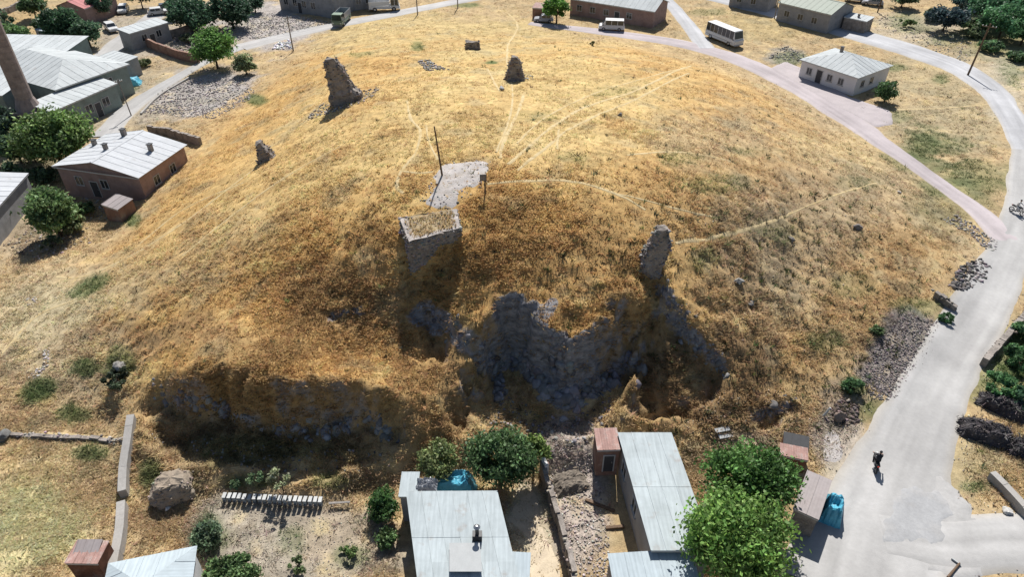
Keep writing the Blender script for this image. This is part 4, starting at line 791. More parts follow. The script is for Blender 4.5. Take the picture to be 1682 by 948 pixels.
# ------------------------------------------------------------------ ruins, masonry
from mathutils import noise as mn_
def ruin(name, label, base, prof, lean=(0, 0), m='masonry', stones=260, seed=0, rz=0, cat='ruin', size=.3, colr=(.215,.185,.165), depth=.5):
    """broken masonry: lumpy core from stacked outlines (z, halfwidth x, halfdepth y, offset x), faced with rubble stones"""
    t = thing(name, label, cat, base, rz); ns = 28; V = []
    zs = np.linspace(0, 1, 22); pz = np.array(prof, float); zt = pz[-1, 0]; z0 = pz[0, 0]
    def at(z): return [np.interp(z, pz[:, 0], pz[:, j]) for j in (1, 2, 3)]
    for z in zs:
        zz = z0 + (zt - z0) * z; hx, hy, ox = at(zz)
        for k in range(ns):
            a = 2 * math.pi * k / ns; c, s_ = math.cos(a), math.sin(a); e = .55
            x = math.copysign(abs(c) ** e, c) * hx + ox; y = math.copysign(abs(s_) ** e, s_) * hy; p = Vector((x * 1.7 + seed, y * 1.7, zz * 1.7))
            r = 1 + .22 * mn_.noise(p * .7) + .14 * mn_.noise(p * 2.2)
            V.append((ox + (x - ox) * r + lean[0] * zz, y * r + lean[1] * zz, zz + (.25 * mn_.noise(p * 1.3) if z > .85 else 0)))
    V.append((pz[-1, 3] + lean[0] * zt, lean[1] * zt, zt + .1)); n_ = len(zs)
    f = [(i * ns + k, i * ns + (k + 1) % ns, (i + 1) * ns + (k + 1) % ns, (i + 1) * ns + k) for i in range(n_ - 1) for k in range(ns)] + [((n_ - 1) * ns + k, (n_ - 1) * ns + (k + 1) % ns, len(V) - 1) for k in range(ns)]
    b = MB(); b.v = V; b.f = f; b.build('core', m, t)
    r2 = np.random.default_rng(seed + 5); idx = r2.integers(0, (n_ - 1) * ns, stones); va = np.array(V)
    pos = va[idx] + r2.normal(0, .07, (stones, 3)); s = size * r2.uniform(.55, 1.35, (stones, 1)) * r2.uniform(.8, 1.25, (stones, 3)); s[:, 2] *= .8
    o = scatter('stonework', ROCKS, pos, s, cell_col(stones, colr, .28), 'stone_v', t, .2); o['kind'] = 'stuff'
    return t
ruin('ruined_tower', 'tall jagged ruined masonry tower on the left brow of the mound', G(565,168), [(-.8,1.8,.9,.3),(0,1.85,.9,.35),(1.3,1.8,.85,.3),(1.9,1.25,.8,-.05),(3.2,1.15,.7,-.3),(4.5,1.0,.6,-.5),(5.2,.55,.4,-.75)], (-.02, 0), stones=480, seed=1)
ruin('ruined_wall', 'conical ruined masonry stump on the far brow of the mound', G(845,131), [(-.5,1.3,.9,-.1),(0,1.3,.9,0),(1.2,1.0,.7,.05),(2.3,.7,.55,.05),(3.0,.35,.4,0)], stones=240, seed=2, colr=(.19,.155,.14))
ruin('masonry_fragment', 'squat dark masonry fragment on the far brow', G(776,80), [(-.3,1.1,.6,0),(.5,1.15,.6,0),(1.1,1.0,.5,.05)], stones=90, seed=3, colr=(.15,.11,.09))
ruin('ruined_wall', 'small broken masonry stump on the left flank', G(438,262), [(-.6,1.05,.7,.1),(.4,.95,.6,.05),(1.2,.6,.5,-.2),(2.0,.3,.35,-.45)], stones=130, seed=4)
ruin('ruined_pillar', 'leaning ruined masonry pillar above the right gully', G(1074,436), [(-1.8,1.1,.8,-.25),(.0,.95,.7,-.3),(1.0,1.0,.6,-.1),(2.2,.8,.5,.15),(3.0,.68,.46,.12),(3.6,.42,.36,.1)], (.04, .02), stones=420, seed=6, colr=(.24,.22,.21), size=.3)
# masonry bastion below the pad
zt_ = 12.1; bc = [P(np.array(float(a)), np.array(float(b)), zt_ + h_) for a, b, h_ in ((672,398,-.5),(756,374,-.35),(750,343,.05),(656,358,0))]
bt = thing('masonry_bastion', 'squared masonry bastion with grassy top below the stony pad', 'bastion', (float(np.mean([q[0] for q in bc])), float(np.mean([q[1] for q in bc])), zt_ - 4))
b0 = Vector(bt.location)
nb = 10
def quadpt(u, v): return Vector(bc[0]) * (1 - u) * (1 - v) + Vector(bc[1]) * u * (1 - v) + Vector(bc[2]) * u * v + Vector(bc[3]) * (1 - u) * v
b = MB(); ring = [(i / nb, 0) for i in range(nb)] + [(1, i / nb) for i in range(nb)] + [(1 - i / nb, 1) for i in range(nb)] + [(0, 1 - i / nb) for i in range(nb)]; Vb = []
for lv in range(15):
    for (u, v) in ring:
        q = quadpt(u, v); q.z = q.z - 5.0 + 5.0 * lv / 14; d = (q - quadpt(.5, .5)); d.z = 0; q += d.normalized() * (.16 * mn_.noise(q * 1.1) + .12 * mn_.noise(q * 2.7) + .02 * (14 - lv)); Vb.append(q - b0)
nr_ = len(ring); b.v = [tuple(q) for q in Vb]; b.f = [(i * nr_ + k, i * nr_ + (k + 1) % nr_, (i + 1) * nr_ + (k + 1) % nr_, (i + 1) * nr_ + k) for i in range(14) for k in range(nr_)]
b.build('core', 'masonry', bt)
tv = [(u / 12, v / 10) for v in range(11) for u in range(13)]; tq = [quadpt(u, v) for u, v in tv]
topv = np.array([[q.x - b0.x, q.y - b0.y, q.z - b0.z + .12 * mn_.noise(q * .9) + .05 * mn_.noise(q * 3)] for q in tq]); topf = np.array([(j * 13 + i, j * 13 + i + 1, (j + 1) * 13 + i + 1, (j + 1) * 13 + i) for j in range(10) for i in range(12)])
tcol = np.array([np.array((.36,.28,.17)) * (1 + .3 * mn_.noise(q * 2)) if .1 < u < .9 and v > .18 else np.array((.40,.36,.33)) for (u, v), q in zip(tv, tq)]); npmesh('grassy_top', topv, topf, tcol, 'ground', bt, smooth=True)
st = []; r2 = np.random.default_rng(77)
for lv in range(12):
    for k in range(46):
        s_ = (k + r2.uniform(-.3, .3) + .5 * (lv % 2)) / 46 * nr_; i = int(s_) % nr_; q = Vb[nr_ * min(14, 14 - lv) + i].lerp(Vb[nr_ * min(14, 14 - lv) + (i + 1) % nr_], s_ % 1); st.append((q.x, q.y, q.z + r2.uniform(-.1, .1) - (.12 if lv == 0 else 0)))
st = np.array(st); o = scatter('stonework', ROCKS, st, r2.uniform(.26, .5, (len(st), 1)) * r2.uniform(.85, 1.2, (len(st), 3)) * np.array([1, 1, .85]), cell_col(len(st), (.255,.23,.21), .26), 'stone_v', bt, .12); o['kind'] = 'stuff'
uv = r2.uniform(.04, .96, (200, 2)); tp = np.array([tuple(quadpt(a_, b_) - b0) for a_, b_ in uv]); o = scatter('top_stones', ROCKS, tp, r2.uniform(.05, .22, (200, 1)) * np.ones((1, 3)), cell_col(200, (.36,.31,.255), .25), 'stone_v', bt); o['kind'] = 'stuff'
tf = np.array([( -.07, 0, 0), (.07, 0, 0), (.05, .12, .8), (0, -.06, 0), (.04, .06, 0), (-.2, .05, .7), (-.05, .05, 0), (.05, -.05, 0), (.15, -.2, .9)], float); uv = r2.uniform(.06, .94, (420, 2)); tp = np.array([tuple(quadpt(a_, b_) - b0) for a_, b_ in uv]); sc_ = r2.uniform(.15, .35, (420, 1))
o = scatter('top_grass', [(tf, np.array([(0, 1, 2), (3, 4, 5), (6, 7, 8)]))], tp, np.column_stack([sc_ * 1.6, sc_ * 1.6, sc_]), cell_col(420, (.44,.33,.17), .2), 'grass', bt, .2); o['kind'] = 'stuff'
FOOT.append([(float(q[0]), float(q[1])) for q in bc])
# ------------------------------------------------------------------ boulders and rubble
def boulder(label, px, py, s, col=(.27,.255,.245), seed=0, name='boulder', sq=.75):
    v, f = rock_proto(200 + seed, 3, sq); r = np.random.default_rng(seed)
    v = v * np.array([s, s * .85, s]); k = [Vector(q) for q in v]; v = v * (1 + np.array([.12 * mn_.noise(q * (2.2 / max(s, .3)) + Vector((seed, 0, 0))) + .06 * mn_.noise(q * (6 / max(s, .3))) for q in k]))[:, None]
    p = G(px, py); o = npmesh(name, v, f, cell_col(len(v), col, .06, .01), 'stone_v'); o.location = p + Vector((0, 0, s * .18)); o.rotation_euler = (0, 0, seed * 1.3); return tag(o, label, 'boulder')
boulder('round pale boulder just below the conical ruin', 824, 148, 1.1, (.33,.33,.33), 1)
ruin('earth_block', 'big tan block of earth and rubble standing in the garden by the concrete wall', G(284,812), [(-.4,1.6,1.15,0),(.3,1.5,1.1,.05),(.9,1.35,1.0,.15),(1.4,1.1,.85,.25),(1.65,.7,.6,.3)], stones=150, seed=9, rz=.35, cat='earth block', size=.2, colr=(.27,.225,.18), m='earth')
boulder('whitish boulder at the near corner of the silver roofed house', 212, 322, 1.6, (.38,.36,.33), 3)
boulder('bright little boulder on the right flank', 1477, 317, .6, (.5,.46,.42), 4)
boulder('dark boulder in the hollow on the right flank', 1408, 375, 1.2, (.2,.18,.17), 5)
boulder('dark boulder lying on the right flank above the twin hollows', 1300, 395, .9, (.2,.18,.165), 6)
boulder('grey boulder half sunk on the right flank near the gully', 1213, 465, 1.1, (.24,.235,.22), 7)
boulder('dark boulder below the grey half sunk boulder', 1232, 500, .8, (.17,.16,.15), 8)
boulder('small dark boulder on the brow to the right of the pad', 1018, 190, .7, (.2,.19,.18), 9)
boulder('grey boulder beside the lower end of the concrete wall', 275, 838, .5, (.45,.44,.42), 10)
boulder('dark rounded boulder at the left field edge', 8, 722, 1.4, (.15,.15,.145), 11)
boulder('pale boulder at the edge of the grass by the road junction', 1655, 842, .8, (.45,.44,.42), 12)
boulder('dark boulder in the rocky foot above the rusty shelters', 1268, 668, 1.1, (.15,.14,.135), 13)
boulder('large grey rock sticking out of the cliff bush on the left', 200, 605, 1.5, (.30,.285,.265), 14)
boulder('tan boulder on the rocky foot beside the trodden ground', 1378, 690, 1.6, (.22,.17,.14), 15)
def poly_sample(px, N):
    poly = np.array(px, float); lo, hi = poly.min(0), poly.max(0); out = np.zeros((0, 2))
    while len(out) < N:
        q = rng.uniform(lo, hi, (N * 2, 2)); out = np.vstack([out, q[polydist(q[:, 0], q[:, 1], poly) < 0]])
    q = out[:N]; return Gn(q[:, 0], q[:, 1])
def rubble(label, px, N, smin, smax, col, dv=.3, name='rubble'):
    p = poly_sample(px, N); s = smin + (smax - smin) * rng.power(.45, (N, 1)); p[:, 2] += s[:, 0] * .12
    o = scatter(name, ROCKS, p, s * rng.uniform(.75, 1.25, (N, 3)), cell_col(N, col, dv), 'stone_v', tilt=.25); return tag(o, label, 'rubble', kind='stuff')
rubble('field of grey building rubble below the lane tree', [(235,185),(262,150),(310,128),(345,130),(400,130),(418,150),(408,165),(350,195),(300,192)], 4200, .05, .42, (.34,.31,.295))
rubble('grey rubble plot in front of the dark fronted building', [(395,60),(410,30),(450,20),(520,30),(545,38),(480,55),(430,66)], 2600, .06, .45, (.36,.33,.31))
rubble('stones strewn in the walled yard', [(285,60),(330,40),(345,60),(320,92),(285,85)], 500, .2, .7, (.28,.25,.22))
rubble('plot of small dark field stones beside the dirt road', [(1415,625),(1440,560),(1490,515),(1540,530),(1545,560),(1500,620),(1468,662),(1432,655)], 3600, .06, .28, (.19,.165,.16), .35)
rubble('dark tumbled stones at the bend of the dirt road', [(1558,470),(1575,440),(1610,425),(1628,440),(1610,468),(1580,478)], 420, .2, .7, (.13,.12,.115), .45)
rubble('grey stones where the paved road meets the dirt road', [(1545,360),(1575,352),(1600,370),(1640,400),(1632,420),(1590,385)], 300, .15, .5, (.27,.25,.235))
rubble('stones and debris in the rubble yard', [(900,775),(970,745),(985,800),(1000,880),(1000,950),(955,950),(925,860)], 1500, .04, .26, (.33,.295,.27), .35)
rubble('rubble lying on the lower right slope', [(1105,700),(1180,640),(1300,640),(1360,690),(1300,715),(1200,725),(1130,720)], 700, .05, .24, (.30,.235,.17), .35)
rubble('dark rubble heap beside the green bush', [(1352,690),(1380,655),(1412,668),(1410,695),(1375,702)], 420, .12, .5, (.14,.11,.10), .4)
rubble('stones at the foot of the ruined tower', [(498,200),(530,170),(590,165),(598,150),(628,140),(615,160),(570,178)], 420, .12, .5, (.30,.265,.24))
rubble('small grey rubble pile on the far brow', [(685,100),(705,97),(718,108),(740,115),(700,116)], 220, .15, .6, (.27,.255,.245))
rubble('fallen stones around the conical ruin', [(825,130),(870,120),(878,130),(850,136)], 90, .12, .4, (.3,.28,.26))
rubble('line of pale stones on the left slope', [(40,625),(70,600),(72,575),(82,572),(80,600),(62,622)], 130, .12, .35, (.46,.43,.40))
rubble('pale stones dotted at the left foot of the mound', [(40,490),(60,488),(62,500),(44,503)], 40, .1, .35, (.42,.4,.38))
rubble('loose stones scattered over the right flank', [(1100,380),(1180,330),(1300,300),(1430,330),(1470,400),(1380,520),(1300,600),(1200,560),(1160,470)], 420, .05, .24, (.27,.23,.18), .35)
rubble('pebbles strewn over the garden bed', [(330,840),(560,840),(600,900),(590,950),(380,950),(350,900)], 2200, .03, .14, (.33,.29,.24), .35)
rubble('stones fallen below the middle cliff', [(780,690),(830,650),(930,690),(1010,650),(1010,720),(900,750),(800,740)], 500, .1, .5, (.2,.19,.19), .3)
rubble('stones fallen below the left cliff', [(240,710),(420,730),(640,745),(640,775),(400,775),(260,730)], 350, .08, .35, (.2,.19,.18), .3)
rubble('stones dotting the summit pad and brow', [(690,330),(730,265),(806,262),(800,300),(745,345)], 420, .05, .28, (.38,.36,.34), .3)
rubble('stony verge above the concrete road', [(1440,20),(1520,40),(1600,70),(1590,105),(1500,70),(1445,40)], 600, .1, .5, (.38,.34,.29), .35)
rubble('stones beside the white house forecourt', [(1258,95),(1290,75),(1320,88),(1325,105),(1290,98)], 260, .15, .5, (.25,.245,.23), .35)
rubble('white stone heap beside the utility pole', [(448,82),(452,70),(475,66),(482,80)], 120, .3, .8, (.62,.62,.62), .1)
rubble('stones at the foot of the left garden', [(160,300),(215,320),(200,355),(130,380),(110,350)], 260, .1, .45, (.34,.31,.27), .35)
rubble('stones scattered below the tall tree on the left', [(0,400),(60,370),(130,360),(150,400),(60,430)], 320, .1, .5, (.33,.29,.25), .35)

# rock faces breaking out of the shaded cliffs
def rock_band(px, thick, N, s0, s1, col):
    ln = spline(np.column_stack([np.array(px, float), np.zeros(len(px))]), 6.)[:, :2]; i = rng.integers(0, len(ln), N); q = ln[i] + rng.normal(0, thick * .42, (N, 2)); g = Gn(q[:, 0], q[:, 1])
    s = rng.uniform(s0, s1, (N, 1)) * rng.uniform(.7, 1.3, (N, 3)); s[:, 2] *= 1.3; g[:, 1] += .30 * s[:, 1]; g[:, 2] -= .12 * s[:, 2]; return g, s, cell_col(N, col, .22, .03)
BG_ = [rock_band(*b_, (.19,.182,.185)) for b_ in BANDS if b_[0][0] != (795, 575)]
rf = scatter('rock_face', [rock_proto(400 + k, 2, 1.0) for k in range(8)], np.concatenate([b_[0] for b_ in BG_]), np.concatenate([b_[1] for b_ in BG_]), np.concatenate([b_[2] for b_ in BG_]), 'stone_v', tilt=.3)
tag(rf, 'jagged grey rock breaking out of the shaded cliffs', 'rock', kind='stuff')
# ------------------------------------------------------------------ vehicles
def wheel(t, x, y, r, w_=.22):
    o = MB().cyl((x, y - w_ / 2, r), (x, y + w_ / 2, r), r, r, 16).build('wheel', 'black_rubber', t, smooth=False); s = 1 if y > 0 else -1
    MB().cyl((x, y + s * (w_ / 2 - .01), r), (x, y + s * (w_ / 2 + .015), r), r * .58, r * .5, 12).build('rim', 'steel', o)
def vehicle(name, label, cat, px, py, heading, L, W, hb, ht, paint, prof, cabin, r=.32, bed=None, stripe=None, group=None):
    """prof: lower body side outline (x,z); cabin: upper outline (x,z), narrowed; heading in degrees, 0 = to picture right"""
    p = G(px, py); p.z += .1; t = thing(name, label, cat, p, R(heading), group)
    MB().prism(prof, -W / 2, W / 2, 1).build('body', paint, t, bevel=.06)
    n_ = len(cabin); k = .86; v = []
    z0 = min(q[1] for q in cabin); z1 = max(q[1] for q in cabin)
    for s in (-1, 1):
        for x, z in cabin: v.append((x, s * W / 2 * (.97 - (.97 - k) * (z - z0) / (z1 - z0)), z))
    f = [tuple(range(n_))[::-1] if False else tuple(range(n_)), tuple(range(n_, 2 * n_))[::-1]] + [(i, n_ + i, n_ + (i + 1) % n_, (i + 1) % n_) for i in range(n_)]
    MB().add(v, f).build('cabin', paint, t, bevel=.05)
    xs = sorted(q[0] for q in cabin if q[1] > z1 - .02); xa, xb = xs[0], xs[-1]; lo = sorted(q[0] for q in cabin if q[1] < z0 + .02)
    za, zb = z0 + .08, z1 - .10
    for s in (-1, 1):                                  # side windows as separate panes
        nw = max(2, int((xb - xa) / 1.0))
        for i in range(nw):
            u0 = xa + (xb - xa) * i / nw + .05; u1 = xa + (xb - xa) * (i + 1) / nw - .05
            def yy(z): return s * W / 2 * (.97 - (.97 - k) * (z - z0) / (z1 - z0)) + s * .012
            q = [(u0, yy(za), za), (u1, yy(za), za), (u1, yy(zb), zb), (u0, yy(zb), zb)]; q2 = [(a, b - s * .03, c) for a, b, c in q]
            MB().add(q + q2, [(0, 1, 2, 3), (7, 6, 5, 4), (0, 4, 5, 1), (1, 5, 6, 2), (2, 6, 7, 3), (3, 7, 4, 0)]).build('side_window', 'glass_dark', t)
    for xt, xl, nm in ((xb, lo[-1], 'windscreen'), (xa, lo[0], 'rear_window')):
        d = .015 if nm == 'windscreen' else -.015; m_ = .12; w0 = W / 2 * .86; w1 = W / 2 * .8
        a = (xl + (xt - xl) * m_ + d, z0 + (z1 - z0) * m_); b_ = (xl + (xt - xl) * (1 - m_) + d, z0 + (z1 - z0) * (1 - m_))
        q = [(a[0], -w0, a[1]), (a[0], w0, a[1]), (b_[0], w1, b_[1]), (b_[0], -w1, b_[1])]; q2 = [(x - 3 * d, y, z - .0) for x, y, z in q]
        MB().add(q + q2, [(0, 1, 2, 3), (7, 6, 5, 4), (0, 4, 5, 1), (1, 5, 6, 2), (2, 6, 7, 3), (3, 7, 4, 0)]).build(nm, 'glass_dark', t)
    for s in (-1, 1):
        for x in (-L * .31, L * .31): wheel(t, x, s * (W / 2 - .1), r)
        MB().box(L / 2 - .04, L / 2 + .02, s * W * .36 - .14, s * W * .36 + .14, hb * .62, hb * .62 + .16).build('headlight', 'lamp_clear', t)
        MB().box(-L / 2 - .02, -L / 2 + .04, s * W * .4 - .08, s * W * .4 + .08, hb * .62, hb * .62 + .22).build('tail_light', 'lamp_red', t)
        MB().box(lo[-1] - .35, lo[-1] - .2, s * (W / 2) - .02 if s > 0 else -W / 2 - .14, s * (W / 2) + .14 if s > 0 else -W / 2 + .02, z0 + .02, z0 + .17).build('mirror', 'paint_dark', t)
    MB().box(L / 2 - .02, L / 2 + .07, -W * .46, W * .46, .28, .46).build('bumper', 'paint_grey', t); MB().box(-L / 2 - .07, -L / 2 + .02, -W * .46, W * .46, .28, .46).build('bumper', 'paint_grey', t)
    if stripe: 
        for s in (-1, 1): MB().box(-L * .46, L * .44, s * W / 2 - .012, s * W / 2 + .012, hb * .58, hb * .58 + .12).build('stripe', stripe, t)
    if bed:
        x0, x1, hz, m_ = bed; b = MB()
        b.box(x0, x1, -W / 2 + .02, -W / 2 + .08, hb + .005, hz).box(x0, x1, W / 2 - .08, W / 2 - .02, hb + .005, hz).box(x0, x0 + .06, -W / 2 + .08, W / 2 - .08, hb + .005, hz).box(x1 - .06, x1, -W / 2 + .08, W / 2 - .08, hb + .005, hz)
        b.build('cargo_bed', m_, t); 
    return t
def carprof(L, h): return [(-L / 2, .3), (L / 2, .3), (L / 2, h * .75), (L / 2 - .15, h * .9), (L * .22, h), (-L / 2 + .1, h), (-L / 2, h * .8)]
def car(label, px, py, hd, paint='paint_white', L=4.2, group=None):
    return vehicle('parked_car', label, 'car', px, py, hd, L, 1.7, .85, 1.45, paint, carprof(L, .88), [(-L * .46, .87), (L * .25, .87), (L * .10, 1.45), (-L * .36, 1.45)], group=group)
vehicle('minibus', 'white minibus with dark windows on the paved road', 'minibus', 1188, 68, -62, 8.0, 2.3, 1.25, 2.8, 'paint_white', [(-4, .35), (4, .35), (4, 1.15), (3.85, 1.3), (-4, 1.3)], [(-3.98, 1.29), (3.8, 1.29), (3.45, 2.8), (-3.9, 2.8)], .42, stripe='paint_grey')
vehicle('minivan', 'white minivan parked in front of the long pale roofed house', 'minivan', 1004, 49, 172, 4.9, 1.95, 1.0, 2.0, 'paint_white', carprof(4.9, 1.05), [(-2.4, 1.04), (1.9, 1.04), (1.2, 2.0), (-2.3, 2.0)], .34)
vehicle('truck', 'pale green cabbed truck facing out on the village road', 'truck', 562, 38, -96, 6.2, 2.2, 1.15, 2.5, 'paint_green', [(-3.1, .5), (3.1, .5), (3.1, 1.1), (-3.1, 1.15)], [(1.2, 1.14), (3.05, 1.14), (2.85, 2.4), (1.3, 2.4)], .45, bed=(-3.05, 1.1, 2.2, 'paint_grey'))
vehicle('truck', 'white truck parked past the tall grey building', 'truck', 632, 17, 8, 6.4, 2.2, 1.15, 2.5, 'paint_white', [(-3.2, .5), (3.2, .5), (3.2, 1.1), (-3.2, 1.15)], [(1.3, 1.14), (3.15, 1.14), (2.95, 2.4), (1.4, 2.4)], .45, bed=(-3.15, 1.2, 2.0, 'paint_white'))
car('white hatchback parked on the dusty street beside the dark trees', 184, 50, -50)
car('white car half in shade behind the white hatchback', 204, 20, -75)
car('white car parked at the end of the long grey outbuilding', 262, 24, 25)
car('dark car parked beside the white car at the outbuilding', 277, 17, 25, 'paint_dark')
car('grey car under the bright green tree by the reddish shed', 893, 36, 175, 'paint_grey', 3.8)
car('silver car above the white roofed garage', 1432, 8, 160, 'paint_grey')
car('white car on the verge behind the silver car', 1404, 2, 160)
# ------------------------------------------------------------------ poles and signs
def pole(name, label, px, py, h, r, m, lean=(0, 0), arm=0, lamp=False, ar=0):
    p = G(px, py); t = thing(name, label, 'pole', p, 0); top = Vector((lean[0], lean[1], h))
    MB().cyl((0, 0, -.4), top, r, r * .65, 10).build('shaft', m, t)
    if arm:
        q = top * .94; ca, sa = math.cos(ar), math.sin(ar)
        MB().cyl(q - Vector((ca, sa, 0)) * arm, q + Vector((ca, sa, 0)) * arm, .06, .06, 6).build('crossarm', m, t)
        for s in (-1, -.5, .5, 1): MB().lathe([(.05, 0), (.07, .06), (.05, .12), (.06, .18)], 8, tuple(q + Vector((ca, sa, 0)) * arm * s * .95 + Vector((0, 0, .05)))).build('insulator', 'lamp_clear', t)
    return t
pole('thin_pole', 'thin leaning wooden pole standing on the summit pad', 727, 289, 4.6, .09, 'wood', (-.45, .2))
pole('utility_pole', 'grey utility pole beside the white stone heap', 482, 84, 6.2, .13, 'grey_wood', (0, 0), .7, ar=.4)
pole('utility_pole', 'utility pole on the grass edge of the village road', 686, 24, 6.5, .12, 'grey_wood', (0, 0), .7, ar=.4)
pole('utility_pole', 'utility pole near the bend of the village road', 752, 12, 6.5, .12, 'grey_wood', (0, 0), .7, ar=.4)
pole('utility_pole', 'utility pole at the concrete road by the green roofed building', 1272, 30, 6.5, .12, 'grey_wood', (0, 0), .7, ar=-.3)
pole('utility_pole', 'brown leaning utility pole at the bend of the concrete road', 1589, 124, 8.4, .17, 'wood', (.6, .3), 1.0, ar=-.6)
pole('utility_pole', 'wooden utility pole at the top edge beside the far grove', 1441, 20, 6, .14, 'wood', (.3, 0), .7, ar=-.5)
pole('utility_pole', 'utility pole beside the lane below the mosque', 216, 190, 5.5, .09, 'grey_wood', (-.2, 0), .5, ar=.6)
sp_ = G(797, 318); sg = thing('sign_post', 'dark sign post with small board at the edge of the pad', 'sign', sp_); MB().cyl((0, 0, -.3), (0, 0, 1.8), .07, .06, 8).build('post', 'dark_metal', sg); MB().box(-.42, .16, -.05, -.02, 1.25, 1.85).build('board', 'dark_metal', sg); MB().box(-.36, .1, -.062, -.051, 1.32, 1.78).build('board_face', 'grey_wood', sg)
fp = G(1566, 939); o = thing('fallen_pole', 'dark pole lying across the dusty junction with pale bracket', 'pole', fp, R(38)); MB().cyl((-.9, 0, .2), (.7, 0, .2), .09, .07, 9).build('shaft', 'wood', o); MB().box(.62, .7, -.1, .5, .14, .24).build('bracket', 'sheet_white', o)
# ------------------------------------------------------------------ walls
def wall_run(name, label, px, w_, h_, m, seg=.6, jitter=.05, cat='wall', stones=0, scol=(.3, .27, .25), part='wall_block'):
    ln = spline(np.column_stack([GL(px)[:, :2], np.zeros(len(px))]), seg); t = thing(name, label, cat, (ln[0, 0], ln[0, 1], float(Hat(ln[0, 0], ln[0, 1])))); o = Vector(t.location)
    for k in range(1, len(ln)):
        a, b = ln[k - 1], ln[k]; d = b - a; L = math.hypot(d[0], d[1]); ang = math.atan2(d[1], d[0]); z = float(Hat((a[0] + b[0]) / 2, (a[1] + b[1]) / 2, ZB if m == 'concrete_wall' else None)) - o.z
        M = Matrix.Translation((a[0] - o.x, a[1] - o.y, z)) @ Matrix.Rotation(ang, 4, 'Z'); j = random.uniform(-jitter, jitter); j2 = random.uniform(-jitter, jitter) * .5
        A_ = ZB if m == 'concrete_wall' else None; d0 = float(Hat(a[0], a[1], A_)) - o.z - z; d1 = float(Hat(b[0], b[1], A_)) - o.z - z; y0, y1 = -w_ / 2 + j2, w_ / 2 + j2
        MB().add([M @ Vector(q) for q in ((0, y0, -.5 + d0), (L + .01, y0, -.5 + d1), (L + .01, y1, -.5 + d1), (0, y1, -.5 + d0), (0, y0, h_ + j + d0), (L + .01, y0, h_ + j + d1), (L + .01, y1, h_ + j + d1), (0, y1, h_ + j + d0))], [(0,3,2,1),(4,5,6,7),(0,1,5,4),(1,2,6,5),(2,3,7,6),(3,0,4,7)]).build(part, m, t)
    if stones:
        i = rng.integers(0, len(ln) - 1, stones); f = rng.uniform(0, 1, (stones, 1)); q = ln[i] * (1 - f) + ln[i + 1] * f; q[:, :2] += rng.normal(0, w_ * .36, (stones, 2)); q[:, 2] = Hat(q[:, 0], q[:, 1]) + rng.uniform(0, h_ * 1.05, stones)
        so = scatter('stonework', ROCKS, q - np.array(o)[None], rng.uniform(.15, .4, (stones, 1)) * rng.uniform(.8, 1.2, (stones, 3)), cell_col(stones, scol, .28), 'stone_v', t, .2); so['kind'] = 'stuff'
    return t
wall_run('garden_wall', 'long pale concrete garden wall running down from the cliff', [(219,692),(214,730),(208,780),(206,818)], .55, .9, 'concrete_wall', 1.6, .006)
wall_run('garden_wall', 'lower length of the concrete garden wall beside the rusty shed', [(205,836),(202,880),(196,918),(190,950)], .55, .9, 'concrete_wall', 1.6, .006)
wall_run('field_wall', 'low dry stone field wall running left from the concrete wall', [(205,722),(150,722),(90,720),(20,716)], .3, .22, 'masonry', .7, .08, stones=110)
wall_run('yard_wall', 'ragged brown wall between the sandy courtyard and the rubble yard', [(890,778),(900,812),(912,850),(924,890),(936,935),(944,975)], .34, 1.5, 'masonry', .5, .14, stones=160, scol=(.27,.22,.19))
wall_run('sunken_wall', 'dark sunken stone wall beside the dirt road', [(1690,512),(1660,548),(1634,578),(1612,602)], .5, .9, 'masonry', .8, .08, stones=120, scol=(.16,.13,.11))
wall_run('stone_wall', 'short dry stone wall by the small green bush', [(1534,488),(1550,500),(1568,512)], .4, .7, 'masonry', .5, .12, stones=60, scol=(.2,.17,.15))
wall_run('fallen_beam', 'long dark concrete beam tilted beside the road junction', [(1624,786),(1645,806),(1668,832),(1685,852)], .5, .75, 'concrete_wall', 2.4, .02)
wall_run('yard_wall', 'reddish brown yard wall on the lane beside the green tree', [(238,74),(270,88),(300,98),(328,104)], .4, 1.6, 'brick', 1.2, .06)
wall_run('yard_wall', 'grey yard wall behind the reddish brown wall', [(276,62),(300,56),(322,48),(330,42)], .4, 1.3, 'masonry', 1.2, .06)
wall_run('yard_wall', 'low rubble wall at the back of the village orchard', [(0,28),(22,18),(45,8)], .5, 1.2, 'masonry', 1.2, .1, stones=60)
wall_run('terrace_wall', 'brown terrace wall beside the silver roofed house', [(246,218),(285,224),(330,238)], .4, 1.1, 'masonry', .9, .08)
wall_run('kerb_wall', 'low pale kerb along the lane at the rubble field', [(232,188),(262,158),(312,128)], .3, .25, 'concrete_wall', 1.6, .02)
wall_run('gate_post_wall', 'whitewashed wall stub at the head of the ragged brown wall', [(889,770),(897,790)], .3, 1.7, 'plaster_white', 1.0, .02)
